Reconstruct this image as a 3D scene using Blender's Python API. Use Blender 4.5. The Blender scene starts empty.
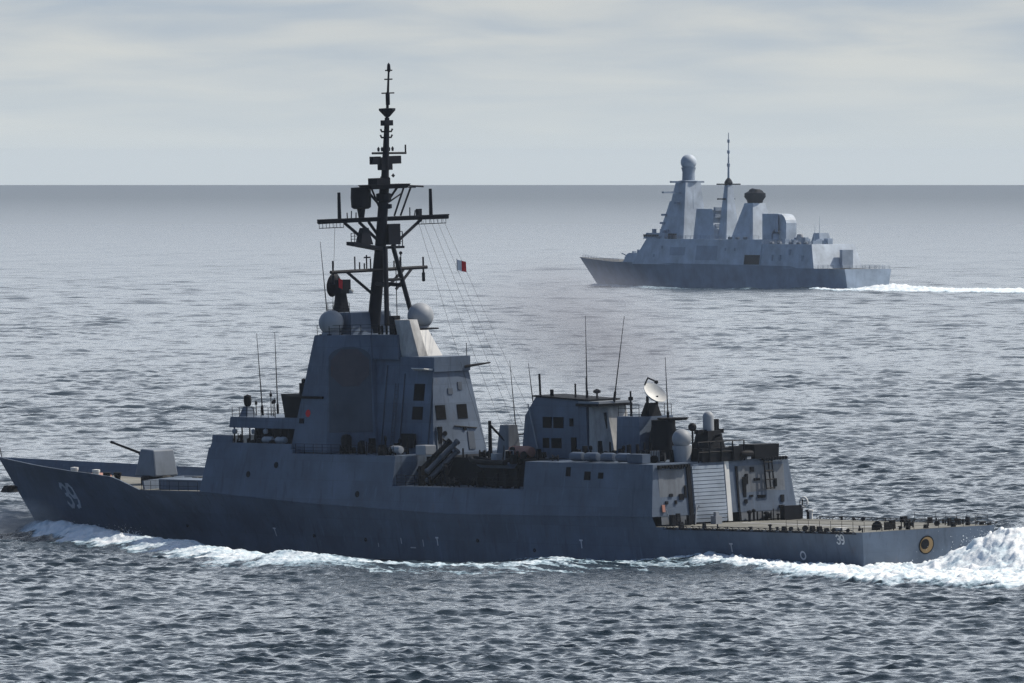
import bpy, bmesh, math, random
import numpy as np
from mathutils import Vector, Matrix

R = math.radians
random.seed(7)
rng = np.random.default_rng(11)
sc = bpy.context.scene
col = sc.collection

# ------------------------------------------------------------------ camera, sky, sun, exposure
CAM_H = 40.0
FPX = 15450.0
cam_data = bpy.data.cameras.new('camera')
cam = bpy.data.objects.new('camera', cam_data)
col.objects.link(cam)
cam_data.sensor_width = 36.0
cam_data.lens = FPX * 36.0 / 1024.0
cam_data.clip_start = 1.0
cam_data.clip_end = 80000.0
cam.location = (0, 0, CAM_H)
cam.rotation_euler = (R(90) - (341.5 - 157.0) / FPX, 0, 0)
sc.camera = cam

SUN_EL, SUN_AZ = 50.0, 72.0            # azimuth clockwise from +Y (the view direction)
world = bpy.data.worlds.new('World')
sc.world = world
world.use_nodes = True
wn, wl = world.node_tree.nodes, world.node_tree.links
wn.clear()


def N(nodes, typ, **kw):
    n = nodes.new(typ)
    for k, v in kw.items():
        if k == 'ins':
            for i, val in v.items():
                n.inputs[i].default_value = val
        else:
            setattr(n, k, v)
    return n


def mathn(nodes, links, op, a, b=None, clamp=False):
    n = nodes.new('ShaderNodeMath')
    n.operation = op
    n.use_clamp = clamp
    for i, v in enumerate((a, b)):
        if v is None:
            continue
        if isinstance(v, (int, float)):
            n.inputs[i].default_value = v
        else:
            links.new(v, n.inputs[i])
    return n.outputs[0]


def ramp(nodes, links, fac, stops, interp='LINEAR'):
    n = nodes.new('ShaderNodeValToRGB')
    n.color_ramp.interpolation = interp
    el = n.color_ramp.elements
    while len(el) < len(stops):
        el.new(0.5)
    for e, (p, c) in zip(el, stops):
        e.position = p
        e.color = (c, c, c, 1) if isinstance(c, (int, float)) else (*c, 1)
    links.new(fac, n.inputs[0])
    return n.outputs[0]


def mixc(nodes, links, fac, a, b, blend='MIX'):
    n = nodes.new('ShaderNodeMix')
    n.data_type = 'RGBA'
    n.blend_type = blend
    for s, v in ((n.inputs[0], fac), (n.inputs[6], a), (n.inputs[7], b)):
        if isinstance(v, (int, float)):
            s.default_value = v
        elif isinstance(v, tuple):
            s.default_value = (*v, 1)
        else:
            links.new(v, s)
    return n.outputs[2]


sky = N(wn, 'ShaderNodeTexSky', sky_type='NISHITA', sun_disc=False)
sky.sun_elevation = R(SUN_EL)
sky.sun_rotation = R(SUN_AZ)
sky.altitude = 0
sky.air_density = 1.0
sky.dust_density = 2.0
sky.ozone_density = 1.0
tc = N(wn, 'ShaderNodeTexCoord')
sep = N(wn, 'ShaderNodeSeparateXYZ')
wl.new(tc.outputs['Generated'], sep.inputs[0])
az = mathn(wn, wl, 'ARCTAN2', sep.outputs[0], sep.outputs[1])
el = mathn(wn, wl, 'MAXIMUM', sep.outputs[2], 0.0)
# the cloud sheet seen edge-on near the horizon: long flat bands, broader patches higher up
comb = N(wn, 'ShaderNodeCombineXYZ')
wl.new(mathn(wn, wl, 'MULTIPLY', az, 60.0), comb.inputs[0])
wl.new(mathn(wn, wl, 'MULTIPLY', mathn(wn, wl, 'POWER', el, 0.75), 150.0), comb.inputs[1])
n1 = N(wn, 'ShaderNodeTexNoise', ins={'Scale': 1.0, 'Detail': 4.0, 'Roughness': 0.5, 'Distortion': 0.3})
wl.new(comb.outputs[0], n1.inputs['Vector'])
n2 = N(wn, 'ShaderNodeTexNoise', ins={'Scale': 2.3, 'Detail': 3.0, 'Roughness': 0.5})
wl.new(tc.outputs['Generated'], n2.inputs['Vector'])
n3 = N(wn, 'ShaderNodeTexNoise', ins={'Scale': 0.33, 'Detail': 2.0, 'Roughness': 0.5})
wl.new(comb.outputs[0], n3.inputs['Vector'])
patch = ramp(wn, wl, mathn(wn, wl, 'ADD', mathn(wn, wl, 'MULTIPLY', n1.outputs[0], 0.6), mathn(wn, wl, 'MULTIPLY', n3.outputs[0], 0.4)), [(0.34, 0.0), (0.68, 1.0)], 'EASE')
ccol = mixc(wn, wl, patch, (3.8, 4.55, 5.45), (6.45, 6.55, 6.3))
# a pale clear streak just over the horizon, thicker cloud above
lowf = ramp(wn, wl, mathn(wn, wl, 'MULTIPLY', el, 60.0), [(0.0, 1.0), (0.12, 0.75), (0.5, 0.25), (1.0, 0.0)])
ccol = mixc(wn, wl, lowf, ccol, (6.2, 6.75, 6.95))
# the overcast thins out to blue high up and away from the sun
cover = ramp(wn, wl, mathn(wn, wl, 'ADD', mathn(wn, wl, 'MULTIPLY', el, 1.4), mathn(wn, wl, 'MULTIPLY', n2.outputs[0], 0.5)),
             [(0.35, 1.0), (0.95, 0.30)])
back = ramp(wn, wl, mathn(wn, wl, 'MULTIPLY_ADD', sep.outputs[1], 0.5), [(0.0, 0.0), (1.0, 1.0)])
bk = mathn(wn, wl, 'ADD', mathn(wn, wl, 'MULTIPLY', mathn(wn, wl, 'ADD', mathn(wn, wl, 'MULTIPLY', sep.outputs[1], 0.75),
     mathn(wn, wl, 'MULTIPLY', sep.outputs[0], 0.45)), 0.5), 0.5)
cdim = ramp(wn, wl, bk, [(0.10, (0.060, 0.112, 0.225)), (0.45, (0.25, 0.36, 0.53)), (0.8, (1, 1, 1))])
ccol = mixc(wn, wl, 1.0, ccol, cdim, 'MULTIPLY')
glare = ramp(wn, wl, el, [(0.02, (1, 1, 1)), (0.14, (2.75, 2.7, 2.75)), (0.45, (2.2, 2.18, 2.25)), (0.9, (0.8, 0.8, 0.8))])
ccol = mixc(wn, wl, 1.0, ccol, glare, 'MULTIPLY')
skyc = mixc(wn, wl, cover, sky.outputs[0], ccol)
bg = N(wn, 'ShaderNodeBackground')
bg.inputs[1].default_value = 0.1
wl.new(skyc, bg.inputs[0])
wo = N(wn, 'ShaderNodeOutputWorld')
wl.new(bg.outputs[0], wo.inputs[0])

sun_data = bpy.data.lights.new('sun', 'SUN')
sun_data.energy = 5.0
sun_data.angle = R(0.55)
sun_data.color = (1.0, 0.93, 0.82)
sun = bpy.data.objects.new('sun', sun_data)
col.objects.link(sun)
sdir = Vector((math.sin(R(SUN_AZ)) * math.cos(R(SUN_EL)), math.cos(R(SUN_AZ)) * math.cos(R(SUN_EL)), math.sin(R(SUN_EL))))
sun.rotation_euler = sdir.to_track_quat('Z', 'Y').to_euler()
sun.location = sdir * 300

sc.view_settings.view_transform = 'Standard'
sc.view_settings.look = 'None'
sc.view_settings.exposure = 0.0
sc.view_settings.gamma = 1.0
sc.view_settings.use_curve_mapping = False
sc.render.engine = 'CYCLES'
sc.cycles.max_bounces = 5
sc.cycles.diffuse_bounces = 2
sc.cycles.glossy_bounces = 3
sc.cycles.volume_bounces = 0
sc.cycles.use_denoising = True
sc.cycles.denoising_prefilter = 'NONE'
sc.cycles.volume_step_rate = 1.0
sc.cycles.volume_max_steps = 128
sc.cycles.sample_clamp_indirect = 4.0
sc.cycles.sample_clamp_direct = 3.0
sc.cycles.caustics_reflective = False
sc.cycles.filter_width = 1.5

# ------------------------------------------------------------------ helpers
def tag(o, label=None, cat=None, group=None, kind=None):
    if label: o['label'] = label
    if cat: o['category'] = cat
    if group: o['group'] = group
    if kind: o['kind'] = kind
    return o


def new_mat(name):
    m = bpy.data.materials.new(name)
    m.use_nodes = True
    nt = m.node_tree
    b = nt.nodes['Principled BSDF']
    return m, nt.nodes, nt.links, b


def paint(name, base, rough=0.55, wear=0.25, rust=0.2, soot=0.0, metallic=0.0, boot=False, bump=0.06, seams=False, spec=0.25):
    """weathered ship's paint: faded patches, water runs, rust runs, plates slightly dished"""
    m, n, l, b = new_mat(name)
    t = N(n, 'ShaderNodeTexCoord')
    mp = N(n, 'ShaderNodeMapping')
    mp.inputs['Scale'].default_value = (1.0, 1.0, 0.16)
    l.new(t.outputs['Object'], mp.inputs[0])
    a = N(n, 'ShaderNodeTexNoise', ins={'Scale': 0.22, 'Detail': 5.0, 'Roughness': 0.6})
    l.new(t.outputs['Object'], a.inputs['Vector'])
    s = N(n, 'ShaderNodeTexNoise', ins={'Scale': 1.1, 'Detail': 6.0, 'Roughness': 0.65})
    l.new(mp.outputs[0], s.inputs['Vector'])
    d = tuple(c * (1 - wear) for c in base)
    u = tuple(min(1, c * (1 + wear * 0.8)) for c in base)
    c = mixc(n, l, ramp(n, l, a.outputs[0], [(0.32, 0.0), (0.68, 1.0)]), d, u)
    runs = ramp(n, l, s.outputs[0], [(0.42, 0.0), (0.56, 0.0), (0.72, 1.0)])
    c = mixc(n, l, mathn(n, l, 'MULTIPLY', runs, 0.45), c, tuple(x * 0.55 for x in base))
    if rust > 0:
        mr = N(n, 'ShaderNodeMapping')
        mr.inputs['Scale'].default_value = (2.2, 2.2, 0.22)
        mr.inputs['Location'].default_value = (13.0, 4.0, 7.0)
        l.new(t.outputs['Object'], mr.inputs[0])
        rn = N(n, 'ShaderNodeTexNoise', ins={'Scale': 0.9, 'Detail': 5.0, 'Roughness': 0.7})
        l.new(mr.outputs[0], rn.inputs['Vector'])
        rf = ramp(n, l, rn.outputs[0], [(0.60, 0.0), (0.74, 1.0)])
        c = mixc(n, l, mathn(n, l, 'MULTIPLY', rf, rust), c, (0.16, 0.085, 0.045))
    if soot > 0:
        sn = N(n, 'ShaderNodeTexNoise', ins={'Scale': 0.8, 'Detail': 6.0, 'Roughness': 0.7})
        l.new(mp.outputs[0], sn.inputs['Vector'])
        sf = ramp(n, l, sn.outputs[0], [(0.40, 0.0), (0.60, 1.0)])
        c = mixc(n, l, mathn(n, l, 'MULTIPLY', sf, soot), c, (0.02, 0.02, 0.022))
    if seams:
        so = N(n, 'ShaderNodeSeparateXYZ')
        l.new(t.outputs['Object'], so.inputs[0])
        sc_ = N(n, 'ShaderNodeCombineXYZ')
        l.new(so.outputs[0], sc_.inputs[0]); l.new(so.outputs[2], sc_.inputs[1])
        br = N(n, 'ShaderNodeTexBrick', ins={'Scale': 1.0, 'Mortar Size': 0.045, 'Mortar Smooth': 0.6, 'Brick Width': 6.2, 'Row Height': 1.9})
        l.new(sc_.outputs[0], br.inputs['Vector'])
        c = mixc(n, l, mathn(n, l, 'MULTIPLY', br.outputs['Fac'], 0.22), c, tuple(x * 0.5 for x in base))
        br.inputs['Color1'].default_value = (0.86, 0.86, 0.86, 1); br.inputs['Color2'].default_value = (1.1, 1.1, 1.1, 1); br.inputs['Mortar'].default_value = (1, 1, 1, 1)
        c = mixc(n, l, 0.6, c, mixc(n, l, 1.0, c, br.outputs['Color'], 'MULTIPLY'))
        # thin dark runs below scuppers and ports
        mv = N(n, 'ShaderNodeMapping')
        mv.inputs['Scale'].default_value = (1.6, 1.6, 0.10)
        l.new(t.outputs['Object'], mv.inputs[0])
        vn = N(n, 'ShaderNodeTexNoise', ins={'Scale': 1.0, 'Detail': 3.0, 'Roughness': 0.6})
        l.new(mv.outputs[0], vn.inputs['Vector'])
        c = mixc(n, l, mathn(n, l, 'MULTIPLY', ramp(n, l, vn.outputs[0], [(0.60, 0.0), (0.70, 1.0)]), 0.40), c, tuple(x * 0.35 for x in base))
        c = mixc(n, l, mathn(n, l, 'MULTIPLY', ramp(n, l, vn.outputs[0], [(0.30, 1.0), (0.38, 0.0)]), 0.22), c, tuple(x * 2.0 for x in base))
    if boot:
        sp = N(n, 'ShaderNodeSeparateXYZ')
        l.new(t.outputs['Object'], sp.inputs[0])
        bf = ramp(n, l, mathn(n, l, 'MULTIPLY_ADD', sp.outputs[2], 1.0), [(0.0, 1.0), (0.02, 0.0)])
        zz = mathn(n, l, 'ADD', sp.outputs[2], 0.25)
        bf = mathn(n, l, 'LESS_THAN', zz, 0.0)
        c = mixc(n, l, bf, c, (0.012, 0.012, 0.014))
        # salt and wet staining in the lowest metre and a half
        wz = ramp(n, l, mathn(n, l, 'MULTIPLY', mathn(n, l, 'ADD', zz, mathn(n, l, 'MULTIPLY', s.outputs[0], 1.2)), 0.4),
                  [(0.1, 1.0), (0.8, 0.0)])
        c = mixc(n, l, mathn(n, l, 'MULTIPLY', wz, 0.30), c, tuple(x * 0.5 for x in base))
    l.new(c, b.inputs['Base Color'])
    b.inputs['Roughness'].default_value = rough
    b.inputs['Metallic'].default_value = metallic
    b.inputs['Specular IOR Level'].default_value = spec if sum(base) > 0.12 else 0.06
    if bump:
        bn = N(n, 'ShaderNodeTexNoise', ins={'Scale': 0.9, 'Detail': 2.0})
        l.new(t.outputs['Object'], bn.inputs['Vector'])
        bp = N(n, 'ShaderNodeBump', ins={'Strength': 0.5, 'Distance': bump})
        l.new(bn.outputs[0], bp.inputs['Height'])
        l.new(bp.outputs[0], b.inputs['Normal'])
    return m


M = {}
M['hull'] = paint('hull_grey', (0.092, 0.123, 0.172), boot=True, rust=0.30, seams=True)
M['grey'] = paint('ship_grey', (0.095, 0.126, 0.175), rust=0.22, seams=True)
M['stain'] = paint('lit_stained_grey', (0.155, 0.172, 0.195), rust=0.35, soot=0.35, wear=0.3)  # lighter than ship grey: sun on the hangar end put into the colour
M['deck'] = paint('deck_grey', (0.105, 0.105, 0.10), rough=0.85, rust=0.15)
M['deckpale'] = paint('deck_pale', (0.165, 0.165, 0.15), rough=0.85, rust=0.3)
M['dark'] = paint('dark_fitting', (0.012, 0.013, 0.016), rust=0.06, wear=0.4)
M['mast'] = paint('mast_black', (0.010, 0.012, 0.018), rust=0.05, wear=0.3)
M['gungrey'] = paint('gun_grey', (0.135, 0.160, 0.195), rust=0.1)
M['pale'] = paint('radome_grey', (0.27, 0.29, 0.315), rust=0.05, wear=0.12, bump=0.0)
M['white'] = paint('white_paint', (0.62, 0.62, 0.60), rust=0.15, wear=0.15, bump=0.0)
M['mark'] = paint('marking_grey', (0.55, 0.57, 0.60), rust=0.0, wear=0.35, bump=0.0)
M['glass'] = paint('dark_window', (0.003, 0.003, 0.004), rough=0.6, rust=0.0, wear=0.2, bump=0.0)
M['array'] = paint('array_face', (0.072, 0.066, 0.074), rust=0.4, wear=0.3)
M['shadegrey'] = paint('dull_grey', (0.066, 0.081, 0.104), rust=0.1)
M['lit_sooty_white'] = paint('lit_sooty_white', (0.42, 0.42, 0.41), rust=0.4, soot=0.4, wear=0.3)  # white base holds the sunlit look of the funnels, soot streaks over it
M['red'] = paint('red_cloth', (0.62, 0.03, 0.035), rough=0.8, rust=0.0, wear=0.1, bump=0.0)
M['wcloth'] = paint('white_cloth', (0.75, 0.75, 0.75), rough=0.8, rust=0.0, wear=0.05, bump=0.0)
M['green'] = paint('green_paint', (0.02, 0.12, 0.09), rust=0.0, bump=0.0)
M['ochre'] = paint('ochre_primer', (0.24, 0.16, 0.075), rust=0.5, wear=0.3, bump=0.0)
M['orange'] = paint('orange_cover', (0.42, 0.20, 0.15), rust=0.2, wear=0.3, bump=0.0)
M['fhull'] = paint('far_hull_grey', (0.26, 0.315, 0.39), boot=True, rust=0.1)  # paint lightened to carry part of the distance haze
M['fgrey'] = paint('far_ship_grey', (0.42, 0.475, 0.54), rust=0.06)  # haze fade partly put into this light paint too
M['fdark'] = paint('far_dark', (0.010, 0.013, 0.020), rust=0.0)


SPLIT = {'gallery_fittings': 'deck_fitting', 'tower_fittings': 'tower_fitting', 'yard_fittings': 'yard_fitting', 'upper_fittings': 'yard_fitting',
         'recess_lockers': 'locker', 'deck_fittings': 'deck_fitting', 'funnel_fittings': 'funnel_fitting', 'roof_aerials': 'small_aerial',
         'roof_edge_items': 'edge_item', 'wall_fittings': 'wall_fitting', 'deck_stowage': 'stowage_box', 'edge_fittings': 'deck_fitting',
         'safety_nets': 'safety_net', 'stern_gear': 'mooring_gear', 'hose_nozzle': 'hose', 'roof_fittings': 'roof_fitting', 'launcher_hatches': 'launcher_hatch',
         'pole_aerials': 'pole_aerial', 'block_galleries': 'gallery', 'draught_marks': 'draught_mark', 'boat_cradle': 'boat_cradle'}


class MB:
    """collects shapes into one bmesh and links them as ONE mesh object"""
    def __init__(self):
        self.b = bmesh.new()

    def loft(self, A, B, cap=True):
        va = [self.b.verts.new(p) for p in A]
        vb = [self.b.verts.new(p) for p in B]
        n = len(A)
        for i in range(n):
            j = (i + 1) % n
            self.b.faces.new((va[i], va[j], vb[j], vb[i]))
        if cap:
            self.b.faces.new(vb)
            self.b.faces.new(list(reversed(va)))
        return self

    def box(self, x0, x1, y0, y1, z0, z1):
        return self.loft([(x0, y0, z0), (x1, y0, z0), (x1, y1, z0), (x0, y1, z0)],
                         [(x0, y0, z1), (x1, y0, z1), (x1, y1, z1), (x0, y1, z1)])

    def frustum(self, bot, z0, top, z1):
        """bot/top = (x0,x1,y0,y1)"""
        q = lambda r, z: [(r[0], r[2], z), (r[1], r[2], z), (r[1], r[3], z), (r[0], r[3], z)]
        return self.loft(q(bot, z0), q(top, z1))

    def tube(self, pts, r0, r1=None, n=8):
        r1 = r0 if r1 is None else r1
        P = [Vector(p) for p in pts]
        rings = []
        for i, p in enumerate(P):
            d = (P[min(i + 1, len(P) - 1)] - P[max(i - 1, 0)]).normalized()
            u = d.cross(Vector((0, 0, 1)))
            if u.length < 1e-3:
                u = d.cross(Vector((1, 0, 0)))
            u.normalize()
            w = d.cross(u)
            r = r0 + (r1 - r0) * i / max(1, len(P) - 1)
            rings.append([self.b.verts.new(p + (u * math.cos(a) + w * math.sin(a)) * r)
                          for a in [2 * math.pi * k / n for k in range(n)]])
        for A, B in zip(rings, rings[1:]):
            for i in range(n):
                j = (i + 1) % n
                self.b.faces.new((A[i], A[j], B[j], B[i]))
        self.b.faces.new(list(reversed(rings[0])))
        self.b.faces.new(rings[-1])
        return self

    def lathe(self, c, prof, n=24, axis=(0, 0, 1)):
        q = Vector((0, 0, 1)).rotation_difference(Vector(axis))
        c = Vector(c)
        rings = []
        for r, z in prof:
            if r < 1e-4:
                rings.append([self.b.verts.new(c + q @ Vector((0, 0, z)))])
            else:
                rings.append([self.b.verts.new(c + q @ Vector((r * math.cos(a), r * math.sin(a), z)))
                              for a in [2 * math.pi * k / n for k in range(n)]])
        for A, B in zip(rings, rings[1:]):
            for i in range(n):
                j = (i + 1) % n
                if len(A) == 1 and len(B) == 1:
                    continue
                if len(A) == 1:
                    self.b.faces.new((A[0], B[j], B[i]))
                elif len(B) == 1:
                    self.b.faces.new((A[i], A[j], B[0]))
                else:
                    self.b.faces.new((A[i], A[j], B[j], B[i]))
        for ring, rev in ((rings[0], True), (rings[-1], False)):
            if len(ring) > 1:
                self.b.faces.new(list(reversed(ring)) if rev else ring)
        return self

    def rail(self, pts, h=1.0, post=2.0, r=0.03, wires=3):
        P = [Vector(p) for p in pts]
        for a, c in zip(P, P[1:]):
            k = max(1, int(round((c - a).length / post)))
            for i in range(k + 1):
                p = a.lerp(c, i / k)
                self.tube([p, p + Vector((0, 0, h))], r * 1.3, n=4)
            for w in range(1, wires + 1):
                o = Vector((0, 0, h * w / wires))
                self.tube([a + o, c + o], r * 0.7, n=4)
        return self

    def grid(self, rows):
        V = [[self.b.verts.new(p) for p in row] for row in rows]
        for A, B in zip(V, V[1:]):
            for i in range(len(A) - 1):
                try:
                    self.b.faces.new((A[i], A[i + 1], B[i + 1], B[i]))
                except ValueError:
                    pass
        return self

    def obj(self, name, mat, parent=None, smooth=False, bevel=0.0, weld=False):
        if name in SPLIT and not getattr(self, 'one', 0):                       # loose fittings: every piece an object of its own
            left = set(self.b.verts)
            first = None
            while left:
                todo = [left.pop()]
                isl = []
                while todo:
                    v = todo.pop(); isl.append(v)
                    for e in v.link_edges:
                        w = e.other_vert(v)
                        if w in left:
                            left.remove(w); todo.append(w)
                ids = {v: i for i, v in enumerate(isl)}
                part = MB(); part.one = 1
                nv = [part.b.verts.new(v.co) for v in isl]
                for f in {f for v in isl for f in v.link_faces}:
                    part.b.faces.new([nv[ids[v]] for v in f.verts])
                o = part.obj(SPLIT[name], mat, parent, smooth, bevel, weld)
                first = first or o
            self.b.free()
            return first
        if weld:
            bmesh.ops.remove_doubles(self.b, verts=self.b.verts, dist=1e-4)
        bmesh.ops.recalc_face_normals(self.b, faces=self.b.faces)
        me = bpy.data.meshes.new(name)
        self.b.to_mesh(me)
        self.b.free()
        me.materials.append(M[mat] if isinstance(mat, str) else mat)
        if smooth:
            for p in me.polygons:
                p.use_smooth = True
            me.set_sharp_from_angle(angle=R(42))
        o = bpy.data.objects.new(name, me)
        col.objects.link(o)
        if parent:
            o.parent = parent
        if bevel:
            bv = o.modifiers.new('bevel', 'BEVEL')
            bv.width = bevel
            bv.segments = 2
            bv.limit_method = 'ANGLE'
            bv.angle_limit = R(35)
        return o


def sphere_prof(r, z=0, cut=-1.0, n=14):
    a0 = math.asin(cut)
    return [(r * math.cos(a0 + (math.pi / 2 - a0) * i / n) if i < n else 0.0,
             z + r * math.sin(a0 + (math.pi / 2 - a0) * i / n)) for i in range(n + 1)]


def interp(x, xs, ys):
    return float(np.interp(x, xs, ys))


def ship_matrix(px, depth, theta, heel):
    c, s = math.cos(R(theta)), math.sin(R(theta))
    F = Vector((-c, s, 0)); P = Vector((-s, -c, 0)); U = Vector((0, 0, 1))
    a = R(heel)
    P2 = P * math.cos(a) - U * math.sin(a)
    U2 = U * math.cos(a) + P * math.sin(a)
    m = Matrix((F, P2, U2)).transposed().to_4x4()
    m.translation = Vector(((px - 512) * depth / FPX, depth, 0))
    return m


MN = ship_matrix(930, 1500, 52, 1.8)     # destroyer: x forward from the transom, y to port, z up
MF = ship_matrix(868, 4647, 56, 0.0)     # frigate


def ship_root(name, mtx):
    o = bpy.data.objects.new(name, None)
    col.objects.link(o)
    o.matrix_world = mtx
    o.empty_display_size = 5
    return o

def fitting(mb, x, y, z, h):
    """one small deck fitting: post, reel, mushroom vent, locker, winch"""
    k = random.random()
    if k < .25:
        mb.tube([(x, y, z), (x, y, z + h)], random.uniform(.05, .10), n=6)
    elif k < .45:
        r = random.uniform(.15, .3)
        mb.lathe((x, y, z), [(r * .55, 0), (r * .55, h * .7), (r, h * .72), (r * .9, h * .92), (0, h)], 10)
    elif k < .65:
        r = min(.45, h * .5)
        mb.lathe((x, y, z + r), [(r, 0), (r, .1), (r * .55, .12), (r * .55, .5), (r, .52), (r, .62)], 12, (random.choice((1, -1)) * .7, .7, 0))
    else:
        w, d = random.uniform(.2, .6), random.uniform(.2, .6)
        t = random.uniform(.6, 1.0)
        mb.frustum((x - w / 2, x + w / 2, y - d / 2, y + d / 2), z, (x - w / 2 * t, x + w / 2 * t, y - d / 2 * t, y + d / 2), z + h)


# ------------------------------------------------------------------ the sea
def vnoise(x, y, seed):
    r = np.random.default_rng(seed).random((256, 256)).astype(np.float32)
    xi = np.floor(x).astype(np.int64); yi = np.floor(y).astype(np.int64)
    fx = (x - xi).astype(np.float32); fy = (y - yi).astype(np.float32)
    fx = fx * fx * (3 - 2 * fx); fy = fy * fy * (3 - 2 * fy)
    a = r[xi & 255, yi & 255]; b = r[(xi + 1) & 255, yi & 255]
    c = r[xi & 255, (yi + 1) & 255]; d = r[(xi + 1) & 255, (yi + 1) & 255]
    return (a * (1 - fx) + b * fx) * (1 - fy) + (c * (1 - fx) + d * fx) * fy


def fbm(x, y, seed, oct=4):
    t = 0; a = 1.0; s = 0
    for o in range(oct):
        t = t + a * vnoise(x, y, seed + o); s += a
        x = x * 2.03 + 17.1; y = y * 2.03 + 5.7; a *= 0.55
    return t / s


def seg_dist(X, Y, pts):
    """distance to a polyline and the parameter along it (in points)"""
    best = np.full(X.shape, 1e9, np.float32); par = np.zeros(X.shape, np.float32); side = np.zeros(X.shape, np.float32)
    for i, ((x0, y0), (x1, y1)) in enumerate(zip(pts, pts[1:])):
        dx, dy = x1 - x0, y1 - y0
        L2 = dx * dx + dy * dy
        t = np.clip(((X - x0) * dx + (Y - y0) * dy) / L2, 0, 1)
        ex = X - (x0 + t * dx); ey = Y - (y0 + t * dy)
        d = np.sqrt(ex * ex + ey * ey)
        m = d < best
        best = np.where(m, d, best); par = np.where(m, i + t, par)
        side = np.where(m, np.sign(ex * dy - ey * dx), side)
    return best, par, side


def smooth(e0, e1, x):
    t = np.clip((x - e0) / (e1 - e0), 0, 1)
    return t * t * (3 - 2 * t)


# shared hull lines of the destroyer (metres): waterline and deck-edge half breadths, sheer
HX = [0, 15, 30, 60, 85, 106, 117, 125, 132, 140, 147, 151, 153]
HBW = [7.7, 8.1, 8.5, 8.7, 8.0, 5.9, 4.4, 3.2, 2.3, 1.25, 0.45, 0.1, 0.0]
HBK = [8.35, 8.85, 9.2, 9.3, 9.2, 9.1, 8.7, 7.7, 6.4, 4.4, 2.1, 0.75, 0.06]
SX = [0, 31.0, 31.6, 64, 88, 106, 117.2, 122.6, 128, 132, 143, 150, 153]
SZ = [3.9, 3.92, 4.9, 4.6, 5.3, 6.15, 6.1, 7.3, 7.58, 7.68, 8.1, 8.4, 8.55]


def hull_half(bw, bk, z, zs):
    if z < 0:
        return bw * (1 - 0.35 * (z / 4) ** 2)
    v = min(1.0, z / zs)
    return bw + (bk - bw) * v ** 1.35


def stem(z):
    return 145.0 + max(z, -0.5) * 0.94


def hull_xy(Xk, z):
    zs = interp(Xk, SX, SZ)
    b = hull_half(interp(Xk, HX, HBW), interp(Xk, HX, HBK), z, zs)
    X = Xk
    if Xk > 110:
        X = 110 + (Xk - 110) * (stem(z) - 110) / 43.0
    elif Xk < 10:
        X = Xk + (1 - Xk / 10) * 0.2 * (3.9 - max(z, -1))
    return X, b


def hull_y(X, z):
    Xk = 110 + (X - 110) * 43.0 / (stem(z) - 110) if X > 110 else X
    return hull_xy(Xk, z)[1]


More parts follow.
